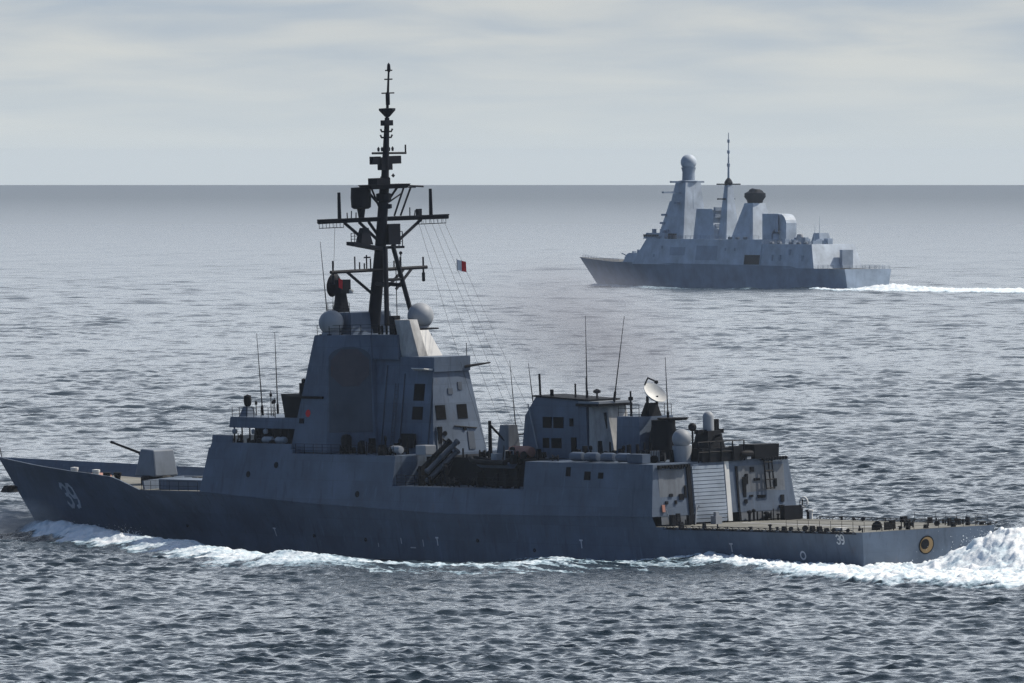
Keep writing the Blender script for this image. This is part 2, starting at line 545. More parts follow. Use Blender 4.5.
def build_sea():
    az_f = np.linspace(-R(2.2), R(2.2), 800)
    side = []
    a, st = R(2.2), az_f[1] - az_f[0]
    while a < math.pi:
        st *= 1.12
        a += st
        side.append(min(a, math.pi))
    azs = np.concatenate([-np.array(side[::-1]), az_f, np.array(side)])
    rr = [2.0]
    while rr[-1] < 905: rr.append(rr[-1] + max(1.0, (905 - rr[-1]) * 0.10))
    while rr[-1] < 1720: rr.append(rr[-1] + 0.38)
    st = 0.38
    while rr[-1] < 22000:
        st *= 1.0008 if rr[-1] < 4800 else (1.0016 if rr[-1] < 9000 else 1.006)
        rr.append(rr[-1] + st)
    rr = np.array(rr)
    nr, na = len(rr), len(azs)
    print('sea grid', nr, na)
    Rg, Ag = np.meshgrid(rr, azs, indexing='ij')
    x = (Rg * np.sin(Ag)).ravel(); y = (Rg * np.cos(Ag)).ravel()
    dr = np.gradient(rr); da = np.gradient(azs)
    sp = np.maximum((dr[:, None] * np.ones(na)[None]).ravel(), 0.0)
    spa = (Rg * da[None, :]).ravel()
    # wind sea: many wave trains, short ones left out where the sheet is too coarse for them
    z = np.zeros(x.size, np.float32); dx = np.zeros_like(z); dy = np.zeros_like(z)
    xf = x.astype(np.float32); yf = y.astype(np.float32)
    gust = 0.55 + 0.9 * fbm(xf / 70.0, yf / 300.0, 90, 4).astype(np.float32)
    wind = R(-98)                                  # direction the waves run, from +X
    nw = 84
    far = (0.92 + 0.7 * smooth(1500, 4200, Rg.ravel()) + 0.9 * smooth(3500, 8000, Rg.ravel())).astype(np.float32)
    lam = np.exp(np.linspace(math.log(0.6), math.log(24), nw)) * np.exp(rng.normal(0, 0.03, nw))
    for L in lam:
        spread = 1.15 if L < 6 else (0.85 if L < 20 else 0.5)
        th = wind + rng.normal(0, spread * 0.62)
        k = 2 * math.pi / L
        slope = 0.070 * (1.0 if L < 2.2 else (2.2 / L) ** 0.88)
        A = slope / k
        dirx, diry = math.cos(th), math.sin(th)
        ph = (xf * dirx + yf * diry) * k + rng.uniform(0, 6.28)
        fade = smooth(2.2, 4.5, L / np.maximum(sp * (0.35 + 0.65 * abs(diry)), 1e-3)) * smooth(1.5, 3.5, L / np.maximum(spa, 1e-3))
        a = (A * fade * gust * (far if L > 3 else 1.0)).astype(np.float32)
        ph = ph.astype(np.float32)
        sn, cs = np.sin(ph), np.cos(ph)
        z += a * cs
        dx -= 1.1 * a * dirx * sn
        dy -= 1.1 * a * diry * sn
    foam = np.zeros_like(z)
    # a few whitecaps on the sharpest crests
    # ---- wave system and foam of the two ships
    for which, mtx in (('near', MN), ('far', MF)):
        inv = mtx.inverted()
        X = inv[0][0] * x + inv[0][1] * y + inv[0][3]
        Y = inv[1][0] * x + inv[1][1] * y + inv[1][3]
        sel = np.where((X > -700) & (X < 230) & (np.abs(Y) < 170))[0]
        X = X[sel].astype(np.float32); Y = Y[sel].astype(np.float32)
        aY = np.abs(Y)
        f = np.zeros_like(X); h = np.zeros_like(X)
        nz = fbm(X * 0.35, Y * 0.35, 40, 5)
        nf = fbm(X * 1.1, Y * 1.1, 60, 4)
        streak = fbm(X * 0.10 + 3, Y * 0.75, 70, 4)
        hb = np.interp(X, HX, HBW)
        if which == 'far':
            hb = hb * 1.0
        dh = np.maximum(aY - hb, 0)
        # wave profile along the side
        prof = np.interp(X, [-60, -30, -5, 12, 30, 45, 62, 80, 100, 118, 132, 144, 152, 165],
                         [0, 0.2, 0.1, 0.15, 0.15, -0.35, -0.95, -0.75, -0.35, 0.15, 0.9, 0.9, 0.2, 0])
        h += prof * np.exp(-dh / 16.0) * (1 if which == 'near' else 0.5)
        # bow wave thrown out on both sides
        bow = [(147, 0.6), (139, 4.4), (126, 8.6), (112, 12.5), (98, 17), (84, 24), (69, 32.5), (44, 44), (14, 57)]
        d, p, s = seg_dist(X, aY, bow)
        amp = np.interp(p, [0, 1, 2, 3, 4, 5, 6, 7, 8], [0.9, 1.35, 1.4, 1.2, 1.0, 0.95, 0.9, 0.8, 0.3])
        wd = np.interp(p, [0, 2, 4, 8], [1.6, 2.6, 3.6, 5.0])
        ridge = np.exp(-(d / wd) ** 2)
        h += amp * ridge * (0.75 + 0.5 * nz)
        fs = np.interp(p, [0, 1, 2, 3, 4, 5, 6, 7, 8], [0.9, 1.1, 1.1, 0.95, 0.8, 0.85, 0.9, 0.8, 0.0])
        f = np.maximum(f, fs * smooth(1.9, 0.7, d / wd + (nz - 0.5) * 2.2))
        # inner foam sheets between the hull and the bow wave
        band = (aY < np.interp(X, [14, 44, 69, 98, 126, 139, 147], [57, 44, 32.5, 16, 6.6, 3.2, 0.2])) & (X > 10)
        lace = smooth(0.50, 0.66, streak) * smooth(8, 35, X) * band
        f = np.maximum(f, 0.62 * lace * np.interp(X, [30, 60, 100, 145], [0.6, 1.0, 1.0, 0.7]))
        ret = [(47, 41), (32, 40), (22, 34), (30, 22), (42, 13), (52, 9.2)]
        d, p, s = seg_dist(X, aY, ret)
        f = np.maximum(f, 0.75 * smooth(1.0, 0.2, d / 2.6 + (nz - 0.5) * 2.6))
        h += 0.55 * np.exp(-(d / 4.0) ** 2)
        f = np.maximum(f, 0.6 * band * smooth(0.46, 0.60, streak) * smooth(95, 60, X))
        # broken white along the waterline, thicker towards the stern
        wl = np.interp(X, [0, 20, 50, 60, 75, 120, 140], [6.0, 4.0, 2.6, 1.2, 0.8, 1.6, 2.5])
        wf = smooth(1.15, 0.3, dh / wl + (nz - 0.5) * 2.2) * ((X > -1) & (X < 146))
        f = np.maximum(f, np.interp(X, [0, 35, 52, 60, 90, 110], [1.0, 0.9, 0.7, 0.25, 0.12, 0.6]) * wf)
        h += 0.35 * (wf > 0.1) * (nz - 0.35) * np.interp(X, [0, 30, 56, 70, 146], [1, 1, 0.7, 0.2, 0.5])
        if which == 'far':
            f *= 0.62
            h *= 0.5
        # quarter wash: a broad white sheet running aft and outward
        edge = np.interp(X, [-400, -62, -32, -1, 22, 32], [62, 41, 39, 23, 11.5, 9.0])
        e2 = (aY - edge) - 3.0 + (nz - 0.5) * 10
        wash = smooth(1.5, -4.0, e2) * smooth(34, 22, X)
        wash *= np.interp(X, [-700, -260, -60, 0], [0.30, 0.55, 1.0, 1.0])
        f = np.maximum(f, wash * (0.72 + 0.5 * nf) * (1.0 if which == 'near' else smooth(4, -8, X)))
        crest = np.exp(-((aY - edge + 1.0) / 4.5) ** 2) * smooth(40, 20, X) * smooth(-260, -20, X)
        h += (0.55 if which == 'near' else 0.4) * crest
        h += wash * ((nf - 0.5) * 0.75 + 0.25)
        # the hump of water heaped up behind the transom
        if which == 'near':
            yc = 8.0 * smooth(-1, -14, X) + 2.0
            hump = np.interp(X, [-90, -50, -30, -21, -14.5, -11, -8, -5, -2.0], [0, 0.5, 1.6, 3.1, 3.8, 3.2, 1.8, 0.6, 0.0])
            acr = smooth(1.0, 0.0, np.maximum(Y - 1.5, 0) / np.interp(X, [-30, -10, -2], [12, 8, 5])) * \
                smooth(1.0, 0.0, np.maximum(-Y - 4.0, 0) / np.interp(X, [-30, -10, -2], [10, 7, 4]))
            lump = 0.78 + 0.44 * fbm(X * 0.25, Y * 0.25, 21, 4) + 0.26 * (fbm(X * 1.1, Y * 1.3, 25, 5) - 0.5)
            h += hump * acr * lump
            f = np.maximum(f, smooth(0.15, 0.8, hump * acr) * (0.30 + 1.05 * fbm(X * 0.35, Y * 0.5, 33, 5)))
        else:
            hump = np.interp(X, [-120, -40, -22, -14, -8, -3, 0], [0, 0.4, 1.0, 1.6, 1.3, 0.5, 0.0])
            h += hump * smooth(1.0, 0.0, aY / 12) * (0.7 + 0.6 * nz)
            f = np.maximum(f, smooth(0.1, 0.4, hump * smooth(1.0, 0.0, aY / 12)))
            tw = smooth(1.2, 0.4, aY / 12 + (nz - 0.5)) * (X < 0)
            f = np.maximum(f, tw * np.interp(X, [-700, -300, 0], [0.8, 0.9, 1.0]))
        # no waves of the wind sea inside the hull footprint lifting through decks: nothing needed, hull is higher
        h += np.clip(f, 0, 1) * (fbm(X * 1.7, Y * 1.7, 80, 3) - 0.45) * 0.55
        calm = 1 - 0.6 * np.maximum(np.clip(f, 0, 1), 0.75 * smooth(9, 3, dh) * (X > -5) * (X < 148))
        z[sel] = z[sel] * calm + h
        foam[sel] = np.maximum(foam[sel], f)
    # scattered whitecaps
    cap = fbm(xf * 0.05, yf * 0.02, 51, 3)
    wc = smooth(0.62, 0.72, cap) * smooth(0.78, 0.95, z / 1.0) * 0.0
    foam = np.maximum(foam, wc)
    foam = np.clip(foam, 0, 1.2)
    co = np.empty((x.size, 3), np.float32)
    co[:, 0] = x + dx; co[:, 1] = y + dy; co[:, 2] = z
    # rims: last ring flat
    co = co.reshape(nr, na, 3)
    i, j = np.meshgrid(np.arange(nr - 1), np.arange(na - 1), indexing='ij')
    v0 = (i * na + j).ravel()
    quads = np.stack([v0, v0 + 1, v0 + na + 1, v0 + na], 1)
    # the ring closes behind the camera
    ib = np.arange(nr - 1)
    fq = foam[quads].max(1)
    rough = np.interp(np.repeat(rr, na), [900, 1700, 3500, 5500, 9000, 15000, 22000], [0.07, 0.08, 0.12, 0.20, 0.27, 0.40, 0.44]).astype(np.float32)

    def emit(name, sel, mat):
        q = quads[sel]
        used, inv = np.unique(q.ravel(), return_inverse=True)
        me = bpy.data.meshes.new(name)
        me.vertices.add(used.size)
        me.vertices.foreach_set('co', co.reshape(-1, 3)[used].ravel())
        me.loops.add(inv.size)
        me.loops.foreach_set('vertex_index', inv.astype(np.int32))
        me.polygons.add(q.shape[0])
        me.polygons.foreach_set('loop_start', np.arange(0, inv.size, 4, dtype=np.int32))
        me.polygons.foreach_set('use_smooth', np.ones(q.shape[0], bool))
        at = me.attributes.new('foam', 'FLOAT', 'POINT'); at.data.foreach_set('value', foam[used])
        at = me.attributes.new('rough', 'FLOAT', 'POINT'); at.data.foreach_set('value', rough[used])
        me.update(calc_edges=True)
        me.materials.append(mat)
        o = bpy.data.objects.new(name, me)
        col.objects.link(o)
        return o

    mat = sea_material()
    isf = fq > 0.42
    tag(emit('sea', ~isf, mat), kind='structure')
    dist = np.hypot(co.reshape(-1, 3)[quads[:, 0], 0], co.reshape(-1, 3)[quads[:, 0], 1])
    nearf = isf & (dist < 2600)
    tag(emit('wake_foam', nearf, mat), 'white foam of the bow wave and churned wake around the near destroyer', 'foam', kind='stuff')
    tag(emit('wake_foam', isf & ~nearf, mat), 'thin white wake foam trailing behind the distant frigate', 'foam', kind='stuff')


def sea_material():
    m, n, l, b = new_mat('sea_water')
    fa = N(n, 'ShaderNodeAttribute', attribute_name='foam')
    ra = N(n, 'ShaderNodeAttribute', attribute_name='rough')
    t = N(n, 'ShaderNodeTexCoord')
    g = N(n, 'ShaderNodeNewGeometry')
    fn = N(n, 'ShaderNodeTexNoise', ins={'Scale': 1.6, 'Detail': 7.0, 'Roughness': 0.68})
    l.new(g.outputs['Position'], fn.inputs['Vector'])
    fac = mathn(n, l, 'ADD', fa.outputs['Fac'], mathn(n, l, 'MULTIPLY', mathn(n, l, 'SUBTRACT', fn.outputs[0], 0.5), 1.3))
    mask = ramp(n, l, fac, [(0.36, 0.0), (0.75, 1.0)])
    b.inputs['Base Color'].default_value = (0.006, 0.016, 0.024, 1)
    b.inputs['IOR'].default_value = 1.333
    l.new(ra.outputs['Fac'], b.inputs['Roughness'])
    bn = N(n, 'ShaderNodeTexNoise', ins={'Scale': 0.75, 'Detail': 5.0, 'Roughness': 0.62})
    l.new(g.outputs['Position'], bn.inputs['Vector'])
    bp = N(n, 'ShaderNodeBump', ins={'Strength': 1.0, 'Distance': 0.26})
    l.new(bn.outputs[0], bp.inputs['Height'])
    l.new(bp.outputs[0], b.inputs['Normal'])
    fo = N(n, 'ShaderNodeBsdfPrincipled')
    fc = mixc(n, l, ramp(n, l, fac, [(0.45, 0.0), (1.15, 1.0)]), (0.22, 0.36, 0.46), (0.80, 0.83, 0.85))
    cn = N(n, 'ShaderNodeTexNoise', ins={'Scale': 0.38, 'Detail': 4.0, 'Roughness': 0.6})
    l.new(g.outputs['Position'], cn.inputs['Vector'])
    fc = mixc(n, l, mathn(n, l, 'MULTIPLY', ramp(n, l, cn.outputs[0], [(0.44, 0.0), (0.62, 1.0)]), 0.55), fc, (0.34, 0.50, 0.60))
    l.new(fc, fo.inputs['Base Color'])
    fo.inputs['Roughness'].default_value = 0.8
    fb = N(n, 'ShaderNodeBump', ins={'Strength': 0.7, 'Distance': 0.18})
    l.new(fn.outputs[0], fb.inputs['Height'])
    l.new(fb.outputs[0], fo.inputs['Normal'])
    mx = N(n, 'ShaderNodeMixShader')
    l.new(mask, mx.inputs[0]); l.new(b.outputs[0], mx.inputs[1]); l.new(fo.outputs[0], mx.inputs[2])
    l.new(mx.outputs[0], n['Material Output'].inputs[0])
    return m


build_sea()

# ------------------------------------------------------------------ the near destroyer
S = ship_root('warship', MN)
tag(S, 'dark grey destroyer with tall black mast and bow number 39, nearest the camera', 'warship', 'grey warships under way')


def build_hull():
    b = MB().b
    st = sorted(set(list(np.arange(0, 31, 2.5)) + [31.0, 31.6] + list(np.arange(34, 117, 3)) + [117.2] + list(np.arange(118.5, 146, 1.5))
                    + list(np.arange(146, 153.01, 0.5))))
    vs = [0, 0.06, 0.13, 0.22, 0.32, 0.43, 0.55, 0.68, 0.8, 0.9, 1.0]
    mb = MB()
    for sgn in (1, -1):
        rows = []
        for Xk in st:
            zs = interp(Xk, SX, SZ)
            row = []
            for z in [-4, -2, -1] + [v * zs for v in vs]:
                X, y = hull_xy(Xk, z)
                row.append((X, sgn * y, z))
            rows.append(row)
        mb.grid(rows)
        # bulwark top and inner skin
        rows = []
        for Xk in [x for x in st if x >= 117.2]:
            zs = interp(Xk, SX, SZ)
            X, y = hull_xy(Xk, zs)
            zd = deck_z(X)
            Xi, yi = hull_xy(Xk, min(zd, zs - 0.02))
            rows.append([(X, sgn * y, zs), (X, sgn * max(y - 0.18, 0.01), zs), (Xi - 0.1, sgn * max(yi - 0.25, 0.01), zd - 0.1)])
        mb.grid(rows)
    # transom
    rows = []
    for z in [-4, -2, -1] + [v * 3.9 for v in vs]:
        X, y = hull_xy(0, z)
        rows.append([(X, y * (1 - k / 5), z) for k in range(11)])
    mb.grid(rows)
    o = mb.obj('hull', 'hull', S, smooth=True, weld=True)
    return o


def deck_z(X):
    return interp(X, [100, 106, 118, 130, 140, 150, 153], [6.1, 6.08, 5.95, 6.25, 6.8, 7.6, 7.9])


hull = build_hull()


def deck_mesh(x0, x1, step, zf, mat, name, inset=0.02):
    mb = MB()
    rows = []
    x = x0
    xs = list(np.arange(x0, x1, step)) + [x1]
    for x in xs:
        z = zf(x)
        y = max(hull_y(x, z) - inset, 0.01)
        rows.append([(x, y, z), (x, y * 0.5, z + 0.02), (x, 0, z + 0.03), (x, -y * 0.5, z + 0.02), (x, -y, z)])
    return mb.grid(rows).obj(name, mat, S)


deck_mesh(0.05, 31.7, 2.0, lambda x: 3.9, 'deckpale', 'flight_deck')
deck_mesh(104.0, 152.0, 1.5, deck_z, 'deckpale', 'foredeck', 0.12)


def side_block(name, x0, x1, ztop, ylean=0.17, mat='grey', fx=0.0, ax=0.0, zb=None, parent=None):
    """full-beam deckhouse flush with the hull side, leaning inward; fx/ax rake the ends"""
    mb = MB()
    xs = sorted(set([x0, x1] + [x for x in SX if x0 < x < x1]))
    P, Q = [], []
    def top(x):
        s = (x - x0) / (x1 - x0)
        return x + ax * (1 - s) - fx * s
    rows = []
    for x in xs:
        zk = interp(x, SX, SZ) if zb is None else zb
        y = hull_y(x, min(zk, interp(x, SX, SZ)))
        yt = y - 0.02 - (ztop - zk) * ylean
        xt = top(x)
        rows.append([(x, y - 0.02, zk - 0.02), (xt, yt, ztop), (xt, 0, ztop + 0.05), (xt, -yt, ztop), (x, -y + 0.02, zk - 0.02)])
    mb.grid(rows)
    for r in (rows[0], rows[-1]):
        mb.b.faces.new([mb.b.verts.new(p) for p in r])
    return mb.obj(name, mat, S, weld=True)


side_block('forward_deckhouse', 91.0, 105.9, 10.6, fx=0.8)
side_block('midship_deckhouse', 73.9, 91.0, 10.2)
boat_deck = side_block('boat_deck', 52.4, 73.9, 7.2)
hangar = side_block('hangar', 31.6, 52.4, 10.0, ylean=0.13, ax=0.5)

# bridge level: low bulwark round the shelf, open gallery, parapet deck above
mb = MB()
for s in (1, -1):
    mb.loft([(91.4, s * 8.25, 10.6), (105.0, s * 8.25, 10.6), (105.0, s * 8.05, 10.6), (91.4, s * 8.05, 10.6)],
            [(91.4, s * 8.15, 11.15), (104.8, s * 8.15, 11.15), (104.8, s * 7.98, 11.15), (91.4, s * 7.98, 11.15)])
mb.box(104.75, 104.95, -8.0, 8.0, 10.6, 11.7)
mb.loft([(101.5, 8.1, 11.15), (104.9, 8.1, 11.15), (104.9, 7.95, 11.15), (101.5, 7.95, 11.15)],
        [(101.5, 8.05, 11.9), (104.8, 8.05, 11.9), (104.8, 7.9, 11.9), (101.5, 7.9, 11.9)])
mb.obj('bridge_bulwark', 'grey', S)
MB().frustum((92, 102.5, -4.6, 4.6), 10.6, (92, 102.3, -4.5, 4.5), 12.7).obj('bridge_house', 'dark', S)  # near-black wall paints the shade inside the open gallery
MB().loft([(91.5, -6.8, 12.6), (103.6, -6.8, 12.6), (103.6, 6.8, 12.6), (91.5, 6.8, 12.6)],
          [(91.5, -6.7, 13.7), (103.5, -6.7, 13.7), (103.5, 6.7, 13.7), (91.5, 6.7, 13.7)]).obj('bridge_roof', 'grey', S)
for i in range(9):
    x = 92.6 + i * 1.3
    MB().tube([(x, 6.6, 11.0), (x, 6.6, 12.7)], 0.09, n=6).obj('gallery_post', 'dark', S)
for x in (94.2, 96.4):
    MB().lathe((x - 0.8, 7.3, 11.45), [(0, 0), (0.28, 0.05), (0.36, 0.2), (0.36, 1.4), (0.28, 1.55), (0, 1.6)], 14, (1, 0, 0)).obj('liferaft_canister', 'pale', S, smooth=True)
for x, y, z, r in ((102.4, 7.0, 12.2, .28), (97.2, 7.0, 12.25, .26), (99.3, 7.0, 12.2, .2)):
    MB().lathe((x, y, z - .2), [(r * .7, 0), (r, .15), (r, .4), (0, .55)], 12).obj('searchlight', 'pale', S, smooth=True)
mb = MB()
for x in np.arange(92.5, 105, 0.55):
    h = random.uniform(0.3, 1.0)
    w = random.uniform(0.15, 0.4)
    fitting(mb, x, random.uniform(6.9, 7.6), 10.6, .5 + h)
mb.obj('gallery_fittings', 'dark', S)
MB().rail([(103.3, 6.6, 13.7), (96, 6.6, 13.7)], 1.0, 1.2, 0.03).obj('bridge_rail', 'dark', S)
MB().rail([(103.3, -6.5, 13.7), (95, -6.5, 13.7)], 1.1, 1.4, 0.03).obj('bridge_rail', 'dark', S)
# optical director on its pedestal
o = MB().frustum((101.8, 103.2, 4.6, 5.8), 13.7, (102.1, 102.9, 4.9, 5.5), 14.7).obj('director_pedestal', 'grey', S)
MB().lathe((102.5, 5.2, 15.35), [(.18, -.7), (.35, -.5), (.42, 0), (.36, .45), (0, .6)], 14).obj('director_head', 'dark', S, smooth=True)
for x, y, h in ((104.3, 4, 2.0), (102, 4.5, 1.6), (100.8, 3.5, 2.6), (99.8, 4, 1.7), (98.2, 5, 1.9), (97.0, 2, 2.4), (103.2, -2, 2.2)):
    MB().tube([(x, y, 13.7), (x, y, 13.7 + h)], 0.06, 0.04, 6).lathe((x, y, 13.7 + h * .8), [(0, -.15), (.14, -.1), (.14, .2), (0, .25)], 8).obj('small_aerial', 'dark', S)
MB().frustum((91.5, 95.2, 2.0, 6.0), 13.7, (91.5, 95.8, 1.6, 6.0), 16.1).obj('chaff_platform', 'dark', S)
MB().box(92.2, 93.2, 5.0, 5.6, 16.1, 17.2).lathe((92.8, 5.3, 17.3), [(0, -.2), (.25, -.1), (.25, .3), (0, .4)], 10).obj('signal_lamp', 'dark', S)

# ---- radar tower: chamfered plan, fixed array on each slanted face
BOT = [(92.75, 7.3), (86.6, 7.3), (83.2, 3.6), (83.2, -3.6), (86.6, -7.3), (92.75, -7.3), (96.2, -3.6), (96.2, 3.6)]
TOP = [(90.4, 5.6), (88.05, 5.6), (85.2, 2.5), (85.2, -2.5), (88.05, -5.6), (90.4, -5.6), (92.6, -2.75), (92.6, 2.75)]
MB().loft([(x, y, 10.3) for x, y in BOT], [(x, y, 22.1) for x, y in TOP]).obj('radar_tower', 'grey', S)
TOWER = bpy.data.objects['radar_tower']


def plate_on(p0, p1, q0, q1, u, v, w, h, shape='rect', off=0.06, th=0.05, n=8):
    """flat plate standing proud of the face p0-p1 (bottom) q0-q1 (top), centre at (u, v) of it"""
    p0, p1, q0, q1 = map(Vector, (p0, p1, q0, q1))
    c = (p0.lerp(p1, u)).lerp(q0.lerp(q1, u), v)
    ex = ((p1 - p0).normalized())
    ez = ((q0 + q1) - (p0 + p1)).normalized()
    en = ex.cross(ez).normalized()
    return c, ex, ez, en


def oct_plate(mb, c, ex, ez, en, w, h, cham, o0, o1):
    pts = []
    for sx, sz in ((-1, -1 + cham), (-1 + cham, -1), (1 - cham, -1), (1, -1 + cham), (1, 1 - cham), (1 - cham, 1), (-1 + cham, 1), (-1, 1 - cham)):
        pts.append(c + ex * (sx * w / 2) + ez * (sz * h / 2))
    mb.loft([p + en * o0 for p in pts], [p + en * o1 for p in pts])
    return mb


def face(i):
    j = (i + 1) % 8
    return ((*BOT[i], 10.3), (*BOT[j], 10.3), (*TOP[i], 22.1), (*TOP[j], 22.1))


for i in (1, 3):
    c, ex, ez, en = plate_on(*face(i), 0.5, 0.72, 4, 4)
    if en.x > 0: en = -en
    pts = [(-2.2, -6.6), (2.2, -6.6), (2.12, 1.0)] + [(2.12 * math.cos(a), 1.0 + 1.15 * math.sin(a)) for a in [math.pi * k / 12 for k in range(1, 12)]] + [(-2.12, 1.0)]
    MB().loft([c + ex * u + ez * v - en * .05 for u, v in pts], [c + ex * u + ez * v + en * .05 for u, v in pts]).obj('array_surround', 'shadegrey', TOWER)  # darker plate puts the shaded tone of the facet into paint
    oct_plate(MB(), c, ex, ez, en, 4.16, 4.06, 0.58, 0.0, 0.07).obj('array_rim', 'shadegrey', TOWER)
    oct_plate(MB(), c, ex, ez, en, 3.9, 3.8, 0.58, 0.0, 0.10).obj('radar_array', 'array', TOWER)
# ledge and seams on the port facet
MB().loft([(94.0, 6.62, 15.7), (88.0, 6.62, 15.7), (88.0, 6.3, 15.7), (94.0, 6.3, 15.7)],
          [(94.0, 6.80, 15.95), (87.9, 6.75, 15.95), (88.0, 6.2, 15.95), (94.0, 6.2, 15.95)]).obj('tower_ledge', 'dark', TOWER)
# painted badge on the tower side (plain red patch and small green patch)
def side_face(x, z, off=0.03):
    t = (z - 10.3) / 11.8
    return (x, 7.3 + (5.6 - 7.3) * t + off, z)
mb = MB()
pts = [(-.45, 0), (-.2, -.35), (.2, -.35), (.45, 0), (.3, .3), (0, .42), (-.3, .3)]
mb.b.faces.new([mb.b.verts.new(side_face(90.3 - u, 14.2 + v)) for u, v in pts])
mb.obj('red_emblem', 'red', TOWER)

# ---- after part of the forward superstructure
MB().loft([(73.8, -3.6, 9.0), (85.5, -3.6, 9.0), (85.5, 3.6, 9.0), (73.8, 3.6, 9.0)],
          [(75.4, -2.1, 19.75), (86, -2.1, 19.75), (86, 2.1, 19.75), (75.4, 2.1, 19.75)]).obj('uptake_house', 'grey', S)
UPTAKE = bpy.data.objects['uptake_house']
MB().loft([(80.6, -2.2, 19.6), (86.0, -2.2, 19.6), (86.0, 2.5, 19.6), (80.6, 2.5, 19.6)],
          [(80.9, -2.1, 22.08), (86.0, -2.1, 22.08), (86.0, 2.35, 22.08), (80.9, 2.35, 22.08)]).obj('tower_annex', 'grey', S)
# parapet round the top of the after house
MB().loft([(74.95, -2.3, 18.4), (80.5, -2.3, 18.4), (80.5, 2.3, 18.4), (74.95, 2.3, 18.4)],
          [(74.9, -2.3, 19.9), (80.5, -2.3, 19.9), (80.5, 2.3, 19.9), (74.9, 2.3, 19.9)]).obj('parapet', 'grey', S)


def uh_y(z): return 3.6 + (2.1 - 3.6) * (z - 9.0) / 10.75
def uh_x(z): return 73.8 + 1.6 * (z - 9.0) / 10.75


for z0, z1 in ((15.5, 17.2), (13.6, 14.9)):
    mb = MB()
    x0, x1 = 76.3, 78.0
    mb.loft([(x0, uh_y(z0) - .1, z0), (x1, uh_y(z0) - .1, z0), (x1, uh_y(z0) + .04, z0), (x0, uh_y(z0) + .04, z0)],
            [(x0, uh_y(z1) - .1, z1), (x1, uh_y(z1) - .1, z1), (x1, uh_y(z1) + .04, z1), (x0, uh_y(z1) + .04, z1)])
    mb.obj('window', 'glass', UPTAKE)
for y in (1.9, -0.85):
    MB().loft([(uh_x(13.6) - .04, y - .62, 13.6), (uh_x(13.6) + .2, y - .62, 13.6), (uh_x(13.6) + .2, y + .62, 13.6), (uh_x(13.6) - .04, y + .62, 13.6)],
              [(uh_x(15.05) - .04, y - .62, 15.05), (uh_x(15.05) + .2, y - .62, 15.05), (uh_x(15.05) + .2, y + .62, 15.05), (uh_x(15.05) - .04, y + .62, 15.05)]).obj('window', 'glass', UPTAKE)
for y, z, r in ((1.7, 12.2, .25), (-.9, 12.6, .2)):
    MB().lathe((uh_x(z) - .03, y, z), [(r, 0), (r, .1)], 12, (-1, 0, 0)).obj('vent', 'dark', UPTAKE)
mb = MB()
mb.tube([(74.2, 2.6, 12.0), (73.9, 0.2, 10.4)], .08, n=6)
mb.tube([(74.3, 0.4, 12.9), (74.25, -2.4, 12.6)], .07, n=6)
mb.box(74.0, 74.3, 2.2, 2.7, 11.2, 12.9)
mb.obj('pipework', 'dark', UPTAKE)
for y in (3.0, 2.4):
    MB().tube([(73.75, y, 9.5), (74.3, y - .35, 13.0)], .05, n=5).obj('stanchion', 'pale', S)
# small platform arms near the parapet
MB().loft([(75.2, 2.3, 18.55), (78.2, 2.3, 18.55), (77.6, 3.2, 18.75), (75.0, 3.6, 18.75)],
          [(75.2, 2.3, 18.75), (78.2, 2.3, 18.75), (77.6, 3.2, 18.83), (75.0, 3.6, 18.83)]).obj('side_arm', 'white', S)  # sunlight on the arm is put into its white paint
MB().tube([(75.0, -1.6, 18.8), (74.6, -4.6, 19.1)], .16, .08, 8).obj('boom', 'dark', S)
MB().tube([(75.0, -1.9, 19.8), (75.0, -1.9, 21.2)], .04, n=5).obj('small_aerial', 'dark', S)

# forward funnel, soot-streaked, with a satellite dome on top
MB().loft([(78.6, .3, 19.85), (80.5, .3, 19.85), (80.5, 2.1, 19.85), (79.4, 2.1, 19.85), (78.6, 1.4, 19.85)],
          [(79.9, .5, 23.6), (81.6, .5, 23.6), (81.6, 2.1, 23.6), (80.9, 2.1, 23.6), (79.9, 1.5, 23.6)]).obj('forward_funnel', 'lit_sooty_white', S)
MB().loft([(78.4, -1.5, 19.85), (80.5, -2.1, 19.85), (80.5, .25, 19.85), (78.6, .25, 19.85)],
          [(79.9, -.9, 22.5), (81.5, -1.3, 22.5), (81.5, .25, 22.5), (79.9, .25, 22.5)]).obj('funnel_fairing', 'white', S)  # white paint carries the sunlight on this sliver of the casing
MB().box(80.0, 82.5, -2.3, .25, 22.52, 22.68).obj('dome_platform', 'dark', S)


def radome(name, c, r, base_r, zb, mat='pale'):
    o = MB().lathe(c, [(base_r, zb), (base_r, -r * .75)] + sphere_prof(r, 0, -.72, 14), 28).obj(name, mat, S, smooth=True)
    return o


radome('radome', (81.4, -1.1, 23.9), 1.34, .85, -1.25)
radome('radome', (89.0, 4.5, 23.35), 1.28, 1.0, -1.3)
MB().box(88.2, 89.9, 3.6, 5.4, 22.1, 22.2).obj('dome_platform', 'dark', S)
